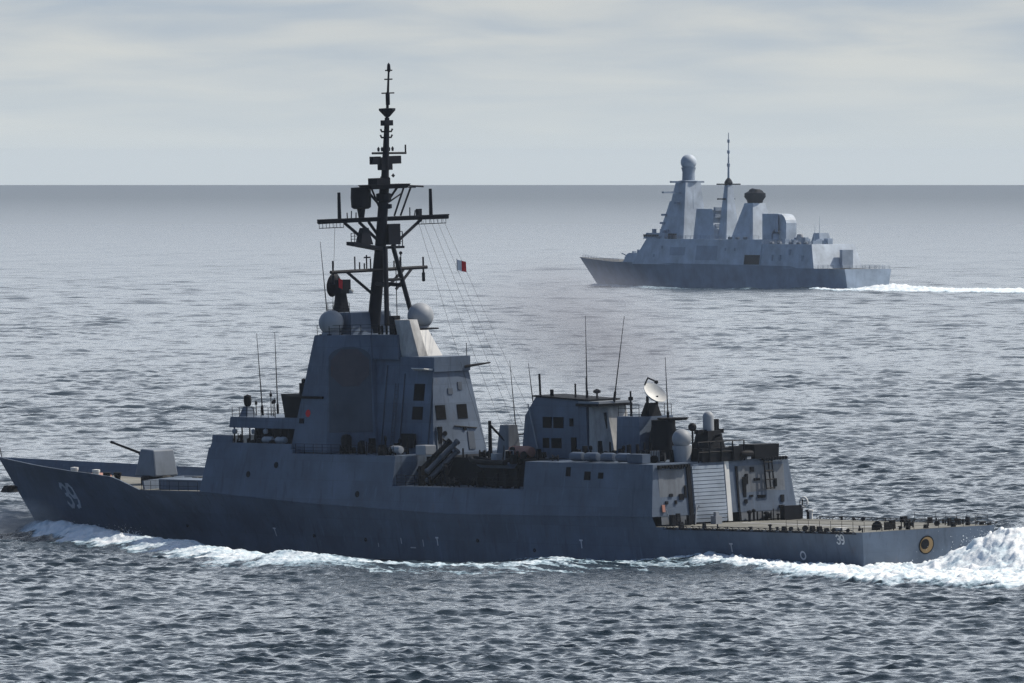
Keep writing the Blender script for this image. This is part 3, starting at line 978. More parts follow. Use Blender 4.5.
# deck house on the tower top, rails, fittings
MB().frustum((87.4, 92.2, -2.2, 3.2), 22.1, (87.6, 92.0, -2.0, 3.0), 24.3).obj('mast_house', 'grey', S)
MB().rail([(91.6, 2.9, 24.3), (88.0, 2.9, 24.3)], 1.0, 1.0, .03).rail([(90.2, 5.4, 22.1), (88.2, 5.4, 22.1), (85.2, 2.3, 22.1), (81.2, 2.3, 22.1)], 1.0, 1.2, .03).obj('tower_rail', 'dark', S)
mb = MB()
for x, y in ((84.6, 1.8), (83.8, 2.0), (83.2, 1.9), (85.0, 1.4), (83.4, 1.2)):
    mb.tube([(x, y, 22.1), (x, y, 22.1 + random.uniform(.8, 1.9))], .12, n=6)
mb.box(81.8, 82.6, 1.2, 2.0, 22.1, 24.0)
mb.obj('tower_fittings', 'dark', S)
# illuminator dish facing forward, on its pedestal
o = MB().frustum((90.6, 91.8, .9, 2.1), 24.3, (90.8, 91.6, 1.1, 1.9), 26.2).obj('dish_pedestal', 'mast', S)
MB().lathe((91.6, 1.6, 27.0), [(0, -.15), (.5, -.05), (1.0, .2), (1.25, .5), (1.2, .55), (.95, .28), (.5, .08), (0, 0)], 22, (1, .35, .15)).obj('radar_dish', 'mast', S, smooth=True)
MB().box(90.3, 91.5, .9, 2.2, 26.2, 27.6).obj('dish_housing', 'mast', S)
MB().lathe((90.2, 1.0, 26.4), [(0, -.1), (.22, 0), (.22, .3), (0, .35)], 12, (-1, .4, 0)).obj('pale_lamp', 'white', S)
# ---- tall mast, raked aft
def mx(z): return interp(z, [22, 30.6, 38, 49.3], [88.0, 86.4, 85.3, 84.2])


mb = MB()
mb.tube([(mx(z), 0, z) for z in (22.1, 26, 30.6, 34, 38)], .68, .48, 12)
MASTC = mb.obj('mast_column', 'mast', S, smooth=True)
MB().tube([(mx(z), 0, z) for z in (38, 41, 44)], .40, .24, 10).tube([(mx(z), 0, z) for z in (44, 46.5, 49.2)], .16, .09, 8).obj('topmast', 'mast', S, smooth=True)
for s in (1, -1):
    MB().tube([(84.9, .5 * s, 30.9), (83.3, 1.75 * s, 23.0)], .24, .26, 8).obj('mast_leg', 'mast', MASTC)
MB().tube([(84.3, -.9, 27.0), (87.0, -.3, 27.2)], .2, n=8).tube([(84.3, .9, 27.0), (87.0, .3, 27.2)], .2, n=8).tube([(84.2, -1.1, 27.6), (84.2, 1.1, 27.6)], .15, n=8).obj('mast_brace', 'mast', MASTC)
MB().tube([(84.4, -.4, 23.2), (84.4, -.4, 29.0)], .05, n=5).obj('mast_cable', 'mast', MASTC)
# main yard with hanging wire dipoles and two whip supports
yx = 86.0
MB().tube([(yx, 8.1, 33.68), (yx, 0, 33.72), (yx, -8.45, 33.68)], .24, n=6).box(yx - .35, yx + .35, -8.4, 8.0, 33.82, 33.95).obj('main_yard', 'mast', S)
YARD = bpy.data.objects['main_yard']
mb = MB()
for s, y0, y1 in ((1, 4.9, 8.0), (-1, 4.6, 8.2)):
    for k in range(8):
        y = s * (y0 + (y1 - y0) * k / 7)
        mb.tube([(yx, y, 33.6), (yx, y, 33.0)], .035, n=4)
    mb.tube([(yx, s * y0, 33.05), (yx, s * y1, 33.05)], .04, n=4)
mb.obj('yard_dipoles', 'mast', YARD)
for y, z1 in ((5.4, 36.6), (-6.3, 36.6)):
    MB().tube([(yx, y, 33.8), (yx, y, z1)], .2, .16, 8).obj('yard_aerial', 'mast', YARD)
for a, c in (((yx, 4.8, 33.5), (86.5, 1.4, 31.3)), ((yx, -5.0, 33.5), (86.0, -1.2, 30.9)), ((yx, 2.9, 33.5), (86.3, .5, 31.7)), ((yx, 1.7, 33.5), (86.3, .4, 32.2))):
    MB().tube([a, c], .16, n=6).obj('yard_brace', 'mast', S)
mb = MB()
for y in (4.4, 3.9, 3.3, 2.8, -3.6, -4.2, -4.9):
    mb.tube([(yx, y, 33.9), (yx, y + random.uniform(-.1, .1), 33.9 + random.uniform(.5, 1.3))], .06, n=5)
mb.box(yx - .2, yx + .2, -5.0, -4.5, 33.9, 34.6)
mb.obj('yard_fittings', 'mast', S)
# mid platform, its pedestal and boxes
MB().loft([(85.5, 4.0, 31.2), (86.8, 4.0, 31.2), (86.8, .2, 30.5), (85.5, .2, 30.5)],
          [(85.5, 4.0, 31.55), (86.8, 4.0, 31.55), (86.8, .2, 30.9), (85.5, .2, 30.9)]).box(85.2, 86.6, -2.2, .2, 30.7, 30.95).obj('mid_platform', 'mast', S)
MB().frustum((85.7, 86.7, 1.4, 3.0), 31.2, (85.9, 86.5, 1.8, 2.5), 32.9).obj('platform_unit', 'mast', S)
MB().rail([(86.1, 3.9, 31.5), (86.1, 3.0, 31.5)], .9, .5, .04).rail([(85.4, -1.2, 30.9), (85.4, -2.1, 30.9)], 1.5, .5, .05).obj('platform_rail', 'mast', S)
MB().box(85.3, 86.2, -1.8, -.3, 31.1, 33.2).obj('mast_cabinet', 'mast', S)
# lower yard
MB().tube([(yx, 6.7, 28.55), (yx, -5.6, 28.65)], .2, n=6).obj('lower_yard', 'mast', S)
for y, lo, hi in ((6.4, 27.3, 29.7), (-5.15, 27.2, 29.7)):
    MB().tube([(yx, y, lo), (yx, y, hi)], .1, n=6).lathe((yx, y, lo), [(0, 0), (.17, .05), (.17, .9), (0, 1.0)], 8).obj('lower_aerial', 'mast', S)
for a, c in (((yx, 4.6, 28.5), (86.8, .9, 26.2)), ((yx, -2.6, 28.5), (85.6, -.3, 26.9)), ((yx, -3.6, 28.5), (85.2, -1.0, 26.6))):
    MB().tube([a, c], .15, n=6).obj('yard_brace', 'mast', S)
mb = MB()
for y in (3.6, 3.0, 2.4, 2.1, 1.6, -1.4, -2.2):
    mb.tube([(yx, y, 28.6), (yx, y, 28.6 + random.uniform(.7, 1.6))], .08, n=5)
mb.tube([(yx, 2.4, 29.9), (yx, 1.6, 29.9)], .08, n=5)
mb.obj('yard_fittings', 'mast', S)
MB().tube([(yx, -2.3, 28.6), (yx, -2.3, 30.1)], .06, n=5).lathe((yx, -2.3, 30.2), [(0, -.2), (.17, -.1), (.17, .1), (0, .2)], 8).obj('yard_lamp', 'mast', S)
# drum aerial and upper platform
MB().lathe((86.4, 2.3, 34.8), [(0, 0), (.75, .02), (1.0, .2), (1.05, 1.2), (1.0, 2.2), (0, 2.25)], 20).obj('drum_aerial', 'dark', S, smooth=True)
MB().lathe((86.4, 2.3, 33.9), [(.3, 0), (.45, .95)], 10).obj('drum_foot', 'mast', S)
MB().loft([(84.6, 2.2, 36.8), (86.3, 2.2, 36.8), (86.3, -2.2, 36.8), (84.6, -2.2, 36.8)],
          [(84.4, 2.6, 37.25), (86.5, 2.6, 37.25), (86.5, -2.6, 37.25), (84.4, -2.6, 37.25)]).box(84.7, 86.2, -.2, 1.5, 37.25, 37.9).obj('upper_platform', 'mast', S)
mb = MB()
mb.tube([(85.6, -2.2, 37.1), (86.0, -5.4, 36.85)], .1, n=6)
mb.tube([(85.6, -2.2, 36.9), (86.0, -4.4, 36.8)], .06, n=6)
mb.tube([(86, -2.9, 36.85), (86, -1.6, 34.0)], .1, n=6).tube([(86, -3.8, 36.85), (86, -2.4, 34.0)], .1, n=6)
mb.tube([(86, -2.7, 36.3), (85.6, -.6, 35.4)], .08, n=6).tube([(86, 1.9, 36.8), (85.8, .3, 35.0)], .12, n=6).tube([(86, 1.2, 36.8), (85.8, .2, 34.4)], .1, n=6)
mb.tube([(86, -2.0, 36.8), (85.6, -.3, 35.3)], .12, n=6)
mb.obj('upper_outrigger', 'mast', S)
MB().lathe((85.6, 0, 36.0), [(0, -.6), (.8, -.4), (.8, .3), (0, .5)], 10).lathe((85.6, -.4, 35.0), [(0, -.3), (.5, -.2), (.5, .2), (0, .3)], 8).obj('mast_collar', 'mast', MASTC)
# top clusters
zc = 39.6
MB().box(85.0, 85.6, .7, 1.7, 39.3, 40.1).box(85.0, 85.6, -1.9, -.7, 39.3, 40.1).box(84.9, 85.6, -.7, .7, 38.7, 40.0).lathe((85.1, -.9, 38.1), [(0, -.2), (.2, 0), (0, .25)], 8).obj('direction_finder', 'mast', S)
MB().tube([(85.1, 1.7, 40.45), (85.1, -2.6, 40.35)], .13, n=6).tube([(85.1, -2.55, 40.3), (85.1, -2.55, 41.2)], .09, n=6).obj('upper_yard', 'mast', S)
mb = MB()
for y in (.45, -.45, .9, -.9):
    mb.lathe((85.1, y, 40.6), [(.1, 0), (.14, .3), (0, .5)], 6)
mb.obj('upper_fittings', 'mast', S)
for z in (42.5, 41.9 + 1.05 - .0):
    pass
for z in (42.0, 42.6):
    MB().tube([(mx(z), .75, z + .25), (mx(z), .6, z), (mx(z), -.6, z), (mx(z), -.75, z + .25)], .1, n=6).obj('bracket_arm', 'mast', S)
MB().box(mx(43.4) - .4, mx(43.4) + .4, -.5, .5, 43.2, 43.75).obj('aerial_box', 'mast', S)
MB().lathe((mx(44.5), 0, 44.0), [(0, 0), (.25, .1), (.85, .75), (.85, .95), (0, 1.0)], 6).obj('aerial_cone', 'mast', S)
for z, w in ((46.5, .78), (47.9, .48), (48.8, .42)):
    MB().tube([(mx(z), w, z), (mx(z), -w, z)], .08, n=6).obj('cross_arm', 'mast', S)
MB().lathe((mx(46), 0, 45.3), [(.22, 0), (.22, 1.1), (.14, 1.3)], 8).lathe((mx(49), 0, 48.6), [(.1, 0), (.2, .2), (.15, .8), (0, 1.0)], 8).obj('top_light', 'mast', S)

# halyards
HT = [((86, -5.2, 33.5), (66.0, .6, 12.5)), ((86, -6.2, 33.5), (64.8, .2, 13.0)), ((86, -7.0, 33.5), (64.0, -.3, 13.0)), ((86, -7.8, 33.5), (63.2, -.8, 14.0)), ((86, -4.6, 33.5), (68.5, 1, 11.0))]
for a, c in HT:
    MB().tube([a, c], .015, n=4).obj('halyard', 'dark', S)
MB().tube([(86.0, 6.0, 33.4), (88.6, 4.6, 24.5)], .018, n=4).obj('halyard', 'dark', S)

# whip aerials
for a, c in (((104.3, 0, 13.7), (104.5, 0, 22.1)), ((102.9, 3.0, 13.7), (103.6, 3.0, 22.1)), ((94.9 - 2.6, 2.0 + .3, 22.2), (96.4 - 3.0, 2.3, 31.5)),
             ((64.5, 0, 10.0), (65.5, 0, 19.6)), ((60.4, 1.0, 14.2), (61.2, 1.0, 19.4)), ((53.1, 0, 15.7), (53.05, 0, 24.2)),
             ((48.8, 0, 15.6), (46.8, 0, 24.2)), ((40.2, 0, 14.0), (40.45, 0, 20.2))):
    a, c = Vector(a), Vector(c)
    o = MB().tube([a, a.lerp(c, .12)], .13, n=8).obj('aerial_base', 'dark', S)
    MB().tube([a.lerp(c, .1), c], .075, .025, 6).obj('whip_aerial', 'dark', S)

for x0, z0, z1 in ((82.6, 10.4, 19.0), (79.6, 10.4, 18.2), (74.9, 10.4, 17.8)):
    MB().tube([(x0, uh_y(z0) + .07, z0), (x0 + .1, uh_y(z1) + .07, z1)], .06, n=6).obj('wall_pipe', 'shadegrey', UPTAKE)
mb = MB()
for k in range(16):
    z = 10.6 + k * .42
    mb.tube([(80.6, uh_y(z) + .1, z), (81.1, uh_y(z) + .1, z)], .03, n=4)
mb.tube([(80.6, uh_y(10.4) + .1, 10.4), (80.6, uh_y(17.2) + .1, 17.2)], .04, n=4).tube([(81.1, uh_y(10.4) + .1, 10.4), (81.1, uh_y(17.2) + .1, 17.2)], .04, n=4)
mb.obj('wall_ladder', 'shadegrey', UPTAKE)
for y, z, w, h in ((2.6, 11.6, .35, .9), (-1.6, 11.4, .4, .9), (.4, 16.4, .3, .3), (-.9, 16.9, .25, .4)):
    MB().loft([(uh_x(z - h) - .07, y - w, z - h), (uh_x(z - h) + .1, y - w, z - h), (uh_x(z - h) + .1, y + w, z - h), (uh_x(z - h) - .07, y + w, z - h)],
              [(uh_x(z + h) - .07, y - w, z + h), (uh_x(z + h) + .1, y - w, z + h), (uh_x(z + h) + .1, y + w, z + h), (uh_x(z + h) - .07, y + w, z + h)]).obj('wall_hatch', 'shadegrey', UPTAKE)
for z in (13.2,):
    MB().loft([side_face(91.6, z, .0), side_face(90.9, z, .0), side_face(90.9, z, .09), side_face(91.6, z, .09)],
              [side_face(91.6, z + .5, .0), side_face(90.9, z + .5, .0), side_face(90.9, z + .5, .09), side_face(91.6, z + .5, .09)]).obj('side_lamp', 'dark', TOWER)

# ---- boat recess amidships
MB().box(53.0, 73.6, -4.6, 4.6, 7.2, 10.0).obj('inner_house', 'dark', S)  # recess shade is put into the near-black paint of this wall
mb = MB()
for x in np.arange(54, 73, 1.7):
    for _ in range(3):
        fitting(mb, x + random.uniform(0, 1.5), 4.9 + random.uniform(.2, 2.8), 7.2, random.uniform(.6, 2.3))
mb.obj('recess_lockers', 'dark', S)
MB().rail([(53.0, 8.45, 7.2), (73.6, 8.45, 7.2)], 1.1, 1.5, .03).obj('recess_rail', 'dark', S)
for k in range(4):
    x = 71.6 - (k % 2) * 1.25
    z = 7.6 + (k // 2) * .95
    MB().lathe((x, 7.2, z), [(0, 0), (.24, .02), (.32, .06), (.32, .3), (.26, .32), (.26, 2.2), (.31, 2.22), (.31, 2.4), (.26, 2.42), (.26, 4.4), (.32, 4.42), (.32, 4.65), (0, 4.7)], 14, (-.22, -.72, .66)).obj('missile_canister', 'shadegrey' if k % 2 else 'dark', S, smooth=True)
MB().tube([(70.2, 6.6, 7.2), (70.0, 5.0, 9.4)], .12, n=6).tube([(69.0, 6.2, 7.2), (69.2, 4.6, 9.8)], .12, n=6).obj('canister_cradle', 'dark', S)
MB().box(72.0, 73.6, 4.6, 6.0, 10.2, 11.2).obj('deck_locker', 'pale', S, bevel=.08)
MB().lathe((74.6, 7.0, 10.75), [(0, 0), (.36, .05), (.42, .3), (.42, 1.4), (.36, 1.65), (0, 1.7)], 14, (1, 0, 0)).obj('liferaft_canister', 'pale', S, smooth=True)
# clutter on top of the midship deckhouse, under the array
mb = MB()
for i in range(15):
    x = 75.5 + i * .68
    y = random.uniform(4.2, 7.2)
    h = random.uniform(.6, 1.9)
    fitting(mb, x, y, 10.2, h)
    fitting(mb, x + .3, random.uniform(4.2, 7.8), 10.2, h * .7)
mb.obj('deck_fittings', 'dark', S)
MB().box(76.8, 78.9, 3.45, 3.7, 10.8, 12.2).obj('louvre', 'dark', S)
MB().lathe((84.6, 6.3, 10.2), [(.5, 0), (.55, 1.6), (.4, 1.9), (0, 2.0)], 12).obj('vent_cowl', 'dark', S)
MB().rail([(90.5, 8.3, 10.2), (74.2, 8.3, 10.2)], 1.0, 1.5, .025).obj('deck_rail', 'dark', S)
# boat crane
MB().tube([(66.2, 2.2, 9.9), (66.2, 2.2, 13.6)], .22, .16, 8).tube([(66.2, 2.2, 13.2), (64.0, 2.0, 11.6)], .12, n=6).obj('boat_crane', 'dark', S)
MB().frustum((63.2, 65.3, .6, 2.2), 9.95, (63.4, 64.8, .9, 2.0), 13.2).obj('intake_trunk', 'stain', S)
MB().tube([(65.2, .5, 12.1), (57.2, .5, 12.6)], .08, n=6).obj('jackstay', 'dark', S)
MB().lathe((58.6, 2.8, 10.6), [(0, 0), (.5, .1), (.6, .6), (.6, 3.0), (.5, 3.4), (0, 3.5)], 12, (1, 0, 0)).obj('orange_bundle', 'orange', S, smooth=True)
mb = MB()
for i in range(12):
    x = 56 + i * .8
    fitting(mb, x, random.uniform(2.6, 5.5), 9.98, random.uniform(.4, 1.3))
    fitting(mb, x + 6.5, random.uniform(2.6, 6.5), 9.98 if x < 60 else 7.2, random.uniform(.4, 1.3))
mb.obj('deck_fittings', 'dark', S)

# ---- after deckhouse with the after funnel
DX, HB = 4.35, 2.05
prof = [(46.3 + DX, 9.9), (57.0 + DX, 9.9), (56.4 + DX, 14.2), (54.7 + DX, 16.05), (46.6 + DX, 15.75)]
mb = MB()
mb.loft([(x, -HB + (z - 9.9) * .03, z) for x, z in prof], [(x, HB - (z - 9.9) * .03, z) for x, z in prof])
AFTH = mb.obj('after_deckhouse', 'grey', S)
MB().loft([(46.0 + DX, -HB, 15.75), (55.0 + DX, -HB, 16.1), (55.0 + DX, HB, 16.1), (46.0 + DX, HB, 15.75)],
          [(46.0 + DX, -HB, 15.9), (55.0 + DX, -HB, 16.25), (55.0 + DX, HB, 16.25), (46.0 + DX, HB, 15.9)]).obj('deckhouse_roof', 'dark', AFTH)
for x0, x1, z0, z1 in ((52.1, 53.5, 13.0, 14.1), (50.2, 51.8, 13.0, 14.1), (48.6, 49.2, 13.2, 14.0), (52.5, 53.5, 11.0, 12.0), (50.5, 52.1, 11.0, 12.0), (48.1, 48.9, 10.4, 12.1)):
    MB().box(x0 + DX, x1 + DX, HB - .4, HB - (z0 - 9.9) * .03 + .03, z0, z1).obj('window', 'glass', AFTH)
MB().loft([(48.0, -2.0, 10.0), (50.5, -2.0, 10.0), (50.5, 1.9, 10.0), (49.2, 1.9, 10.0), (48.0, .6, 10.0)],
          [(49.3, -1.9, 15.2), (50.6, -1.9, 15.2), (50.6, 1.8, 15.2), (50.0, 1.8, 15.2), (49.2, .6, 15.2)]).obj('after_funnel', 'lit_sooty_white', S)
MB().box(48.6, 52.2, -2.2, 2.2, 15.24, 15.5).obj('funnel_cap', 'dark', S)
MB().box(48.7, 52.0, -2.0, 2.0, 15.5, 15.73).obj('funnel_cap_lit_top', 'pale', S)  # pale paint for the lit top edge; dark cap below for the shaded underside
MB().loft([(48.9, .2, 13.0), (49.6, .2, 13.0), (49.6, 1.0, 13.0), (48.9, .9, 13.0)], [(49.15, .2, 14.6), (49.6, .2, 14.6), (49.6, 1.0, 14.6), (49.15, .9, 14.6)]).obj('exhaust_opening', 'dark', S)
mb = MB()
for i in range(14):
    y = random.uniform(-1.5, 3.2); z = random.uniform(10.0, 12.4)
    fitting(mb, 47.2 + random.uniform(-.8, .6), y, 9.98, random.uniform(.5, 2.2))
mb.obj('funnel_fittings', 'dark', S)
mb = MB()
mb.tube([(54.2, .6, 16.0), (54.2, .6, 17.4)], .1, n=6).tube([(53.2, 0, 16.0), (53.2, 0, 18.0)], .07, n=6).lathe((52.0, -.4, 15.9), [(.1, 0), (.1, .5), (.4, .6), (.4, .8), (0, 1.0)], 10)
mb.tube([(57.5, 1, 16.1), (57.5, 1, 16.8)], .2, n=6).tube([(58.6, 1.6, 16.1), (58.7, 1.6, 18.4)], .12, n=6)
mb.obj('roof_aerials', 'dark', S)
MB().tube([(54.0 + DX, HB + .1, 10.2), (55.6 + DX, HB + .1, 15.4)], .08, n=5).tube([(53.3 + DX, HB + .5, 10.1), (51.5 + DX, HB + .8, 10.0)], .06, n=5).obj('deckhouse_stay', 'pale', S)
# canisters and boxes along the hangar roof edge
for x in (45.6, 43.2, 40.6, 38.2):
    MB().lathe((x - 1.0, 7.3, 10.55), [(0, 0), (.38, .05), (.45, .25), (.45, 1.7), (.38, 1.95), (0, 2.0)], 14, (1, 0, 0)).obj('liferaft_canister', 'grey', S, smooth=True)
MB().box(34.4, 36.8, 7.0, 8.0, 10.05, 10.95).obj('deck_locker', 'grey', S)
mb = MB()
for i in range(14):
    x = 34 + i * 1.15
    for _ in range(2):
        fitting(mb, x + random.uniform(0, 1), random.uniform(2.8, 6.6), 9.98, random.uniform(.5, 2.0))
mb.obj('deck_fittings', 'dark', S)
# block behind the funnel, dish, domes
MB().frustum((42.0, 45.9, -2.3, 2.2), 9.95, (42.2, 45.7, -2.2, 2.1), 14.3).obj('radar_house', 'grey', S)
MB().lathe((40.6, .3, 9.95), [(1.5, 0), (1.5, 2.0), (1.2, 3.4), (1.2, 4.0), (0, 4.05)], 16).obj('director_mount', 'dark', S, smooth=True)
MB().lathe((40.2, -.6, 13.9), [(1.4, 0), (1.6, .25), (0, .3)], 14).obj('mount_platform', 'dark', S)
MB().rail([(45.6, 2.0, 14.3), (42.3, 2.0, 14.3)], 1.2, 1.2, .03).rail([(45.6, -2.1, 14.3), (42.3, -2.1, 14.3)], 1.2, 1.2, .03).obj('house_rail', 'dark', S)
MB().tube([(44.6, 1.2, 14.3), (44.6, 1.2, 16.8)], .1, n=6).lathe((44.6, 1.2, 15.8), [(0, 0), (.25, .1), (.25, .4), (0, .5)], 8).obj('small_aerial', 'dark', S)
MB().frustum((42.2, 43.6, -.8, .8), 14.3, (42.5, 43.2, -.5, .5), 15.6).tube([(42.8, .6, 14.4), (42.4, .8, 16.3)], .15, n=6).tube([(42.8, -.6, 14.4), (42.4, -.4, 16.3)], .15, n=6).obj('dish_pedestal', 'dark', S)
dax = Vector((-.72, -.06, .68)).normalized()
dish = MB().lathe((42.4, 0.1, 16.35), [(0, -.18), (.55, -.1), (1.0, .12), (1.3, .42), (1.27, .47), (.98, .2), (.55, -.02), (0, -.08)], 26, dax).obj('satellite_dish', 'white', S, smooth=True)
dish_o = dish
c0 = Vector((42.4, .1, 16.35))
up = Vector((.45, .55, .55)); up = (up - dax * up.dot(dax)).normalized()
mb = MB()
rim = c0 + dax * .45 + up * 1.28
mb.tube([rim, rim + dax * .9 + up * .15, c0 + dax * 1.55 + up * .55], .09, n=6)
mb.lathe(c0 + dax * 1.5 + up * .5, [(0, -.2), (.2, -.1), (.2, .15), (0, .2)], 8)
mb.obj('feed_arm', 'dark', dish)
MB().lathe((34.0, 3.3, 12.3), [(.85, -2.3), (.95, -1.3), (.97, -.68)] + sphere_prof(.97, 0, -.7, 12), 24).obj('radome', 'pale', S, smooth=True)
MB().tube([(33.9, 2.0, 10), (33.9, 2.0, 13.0)], .1, n=6).lathe((33.9, 2.0, 13.4), sphere_prof(.42, 0, -.95, 10), 14).obj('sensor_ball', 'dark', S, smooth=True)
MB().box(35.2, 37.0, 5.2, 6.4, 10.1, 11.2).obj('caged_unit', 'pale', S)
mb = MB()
for i in range(7):
    mb.box(35.15, 37.05, 5.15 + i * .2, 5.2 + i * .2, 10.05, 11.25)
mb.obj('unit_cage', 'dark', S)
# close-in gun: white drum over a dark mount on a platform
MB().box(31.9, 35.4, -2.6, 2.4, 9.95, 11.3).obj('gun_platform', 'dark', S)
MB().rail([(31.8, 3.0, 9.95), (31.8, -2.8, 9.95)], 2.0, 1.6, .07, 2).obj('platform_rail', 'dark', S)
gx, gy = 33.6, .2
MB().frustum((gx - 1.2, gx + 1.2, gy - 1.1, gy + 1.1), 11.3, (gx - .9, gx + .9, gy - .8, gy + .8), 13.0).box(gx - .3, gx + .3, gy - 1.7, gy + 1.6, 12.7, 13.1).obj('gatling_mount', 'dark', S)
GAT = bpy.data.objects['gatling_mount']
MB().lathe((gx, gy, 12.6), [(.55, 0), (.55, 1.75)] + sphere_prof(.55, 1.75, .05, 8), 20).obj('gatling_drum', 'pale', GAT, smooth=True)
MB().box(gx - .3, gx + .3, gy - 1.1, gy - .65, 13.1, 14.1).obj('gatling_sensor', 'dark', GAT)
MB().tube([(gx - .6, gy, 12.3), (gx - 2.0, gy, 12.6)], .14, n=8).obj('gun_barrels', 'dark', GAT)
MB().lathe((31.9, -3.9, 10.55), [(0, 0), (.35, .05), (.4, .2), (.4, 1.4), (.3, 1.6), (0, 1.6)], 12, (0, 1, 0)).obj('decoy_launcher', 'dark', S, smooth=True)
MB().box(31.7, 32.5, -2.6, -1.4, 10.0, 11.4).obj('deck_locker', 'dark', S)
MB().frustum((31.6, 34.0, -7.0, -4.0), 10.05, (31.6, 34.0, -7.1, -3.9), 11.45).obj('roof_unit', 'dark', S)
MB().box(31.6, 33.5, -3.5, -3.0, 10.05, 10.6).obj('roof_unit', 'pale', S)
mb = MB()
for i in range(9):
    y = -8.0 + i * .35
    mb.lathe((31.75, y, 10.0), [(0, -.2), (.22, -.1), (.22, .12), (0, .2)], 8)
for i in range(10):
    y = 4.2 + i * .4
    mb.box(31.62, 32.0, y, y + .28, 9.55 + random.uniform(-.1, .1), 9.9)
mb.obj('roof_edge_items', 'dark', hangar)  # dark rolls and small boxes along the roof edge

# ---- hangar end wall: roller door, stripe, ladder, pipes
def hx(z): return 31.6 + .5 * (z - 4.9) / 5.1 if z > 4.9 else 31.6


mb = MB()
nr_ = 15
for i in range(nr_):
    z0 = 4.1 + i * (9.7 - 4.1) / nr_
    z1 = z0 + .30
    mb.loft([(hx(z0) - .10, -.2, z0), (hx(z0) + .1, -.2, z0), (hx(z0) + .1, 3.75, z0), (hx(z0) - .10, 3.75, z0)],
            [(hx(z1) - .16, -.2, z1), (hx(z1) + .1, -.2, z1), (hx(z1) + .1, 3.75, z1), (hx(z1) - .16, 3.75, z1)])
mb.obj('hangar_door', 'fgrey', hangar)  # pale paint carries the sun on the aft-facing door


def wall_strip(name, y0, y1, z0, z1, mat, th=.1):
    return MB().loft([(hx(z0) - th, y0, z0), (hx(z0) + .05, y0, z0), (hx(z0) + .05, y1, z0), (hx(z0) - th, y1, z0)],
                     [(hx(z1) - th, y0, z1), (hx(z1) + .05, y0, z1), (hx(z1) + .05, y1, z1), (hx(z1) - th, y1, z1)]).obj(name, mat, hangar)


wall_strip('white_stripe', -.95, -.42, 4.05, 9.95, 'white', .08)
wall_strip('door_guide', 3.95, 4.45, 4.0, 9.9, 'dark', .18)
wall_strip('wall_pipe', -1.95, -1.75, 4.0, 9.4, 'dark', .15)
wall_strip('port_wall_panel', 4.7, 8.0, 4.05, 9.4, 'stain', .04)  # lighter sheet paints the sunlit tone of the end wall, both sides
wall_strip('starboard_wall_panel', -7.9, -2.1, 4.05, 9.4, 'stain', .04)
mb = MB()
for y in (-5.2, -5.75, -6.2):
    mb.tube([(31.4, y, 7.0), (31.7, y, 9.9)], .08, n=5)
for k in range(4):
    mb.tube([(31.4 + k * .08, -5.2, 7.1 + k * .85), (31.4 + k * .08, -6.2, 7.1 + k * .85)], .06, n=5)
mb.obj('wall_ladder', 'dark', hangar)
mb = MB()
for y, z, w, h in ((-2.5, 7.3, .5, 2.0), (-2.9, 8.1, .4, 1.0), (-4.0, 8.0, .9, .25), (-4.3, 6.3, 1.2, .3), (-6.6, 7.6, .3, .8), (-3.6, 9.0, .6, .5), (-7.2, 6.0, .5, .7),
                   (6.8, 6.9, .5, .3), (5.6, 6.7, .7, .6), (7.4, 6.2, .4, .3), (6.2, 6.2, .3, .4), (4.9, 7.2, .3, 1.2), (-2.6, 5.9, .4, .4), (-6.9, 5.2, .8, .3), (-3.3, 6.4, .5, .2)):
    mb.box(hx(z) - .12, hx(z), y - w * .8, y, z - h / 2, z + h / 2)
mb.obj('wall_fittings', 'dark', hangar)
mb = MB()
for i in range(13):
    y = -8.3 + i * .5
    fitting(mb, 30.9 + random.uniform(-.4, .4), y, 3.92, random.uniform(.4, 1.7))
for i in range(6):
    y = 4.6 + i * .55
    fitting(mb, 30.9 + random.uniform(-.3, .4), y, 3.92, random.uniform(.4, 1.4))
mb.obj('deck_stowage', 'dark', S)
MB().box(29.9, 30.6, -8.4, -6.2, 3.93, 5.3).obj('stowage_bin', 'dark', S)
mb = MB()
mb.tube([(30.4, 4.7, 4.0), (30.7, 4.3, 5.9)], .07, n=5).tube([(30.7, 4.6, 5.0), (30.6, 4.0, 5.8)], .08, n=5).tube([(30.9, 7.4, 4.0), (31.1, 7.8, 5.6)], .06, n=5)
mb.obj('hose_nozzle', 'pale', S)
wall_strip('red_fire_point', 7.55, 7.9, 5.3, 6.0, 'orange', .14)
MB().box(29.8, 30.6, 1.8, 2.6, 3.93, 4.7).box(30.0, 30.4, 2.0, 2.4, 4.7, 5.1).obj('stand_in_block', 'pale', S)  # plain block added in place of an unclear grey figure

# flight deck edge: folded safety nets, posts, fairleads, stern gear
mb = MB()
for s in (1, -1):
    for x in np.arange(1.5, 30, 1.9):
        y = hull_y(x, 3.9) * s
        mb.box(x, x + .9, y - .1 * s, y + .35 * s, 3.78, 3.92)
mb.obj('safety_nets', 'dark', S)
mb = MB()
for x in list(np.arange(.4, 15, 1.05)) + [17, 20.5, 22.0, 24, 27.5]:
    y = hull_y(x, 3.9)
    if random.random() < .75: fitting(mb, x, y - .35, 3.9, random.uniform(.2, .6))
    if random.random() < .85: fitting(mb, x, -y + .4, 3.9, random.uniform(.2, .6))
mb.obj('edge_fittings', 'dark', S)
MB().rail([(12.0, 8.1, 3.92), (.5, 7.7, 3.92), (.3, -7.7, 3.92), (12.0, -8.1, 3.92)], 1.0, 1.6, .022).obj('stern_rail', 'dark', S)
mb = MB()
for i in range(26):
    x = random.uniform(.6, 4.5); y = random.uniform(-7.0, 6.0)
    fitting(mb, x, y, 3.9, random.uniform(.3, .9))
mb.obj('stern_gear', 'dark', S)
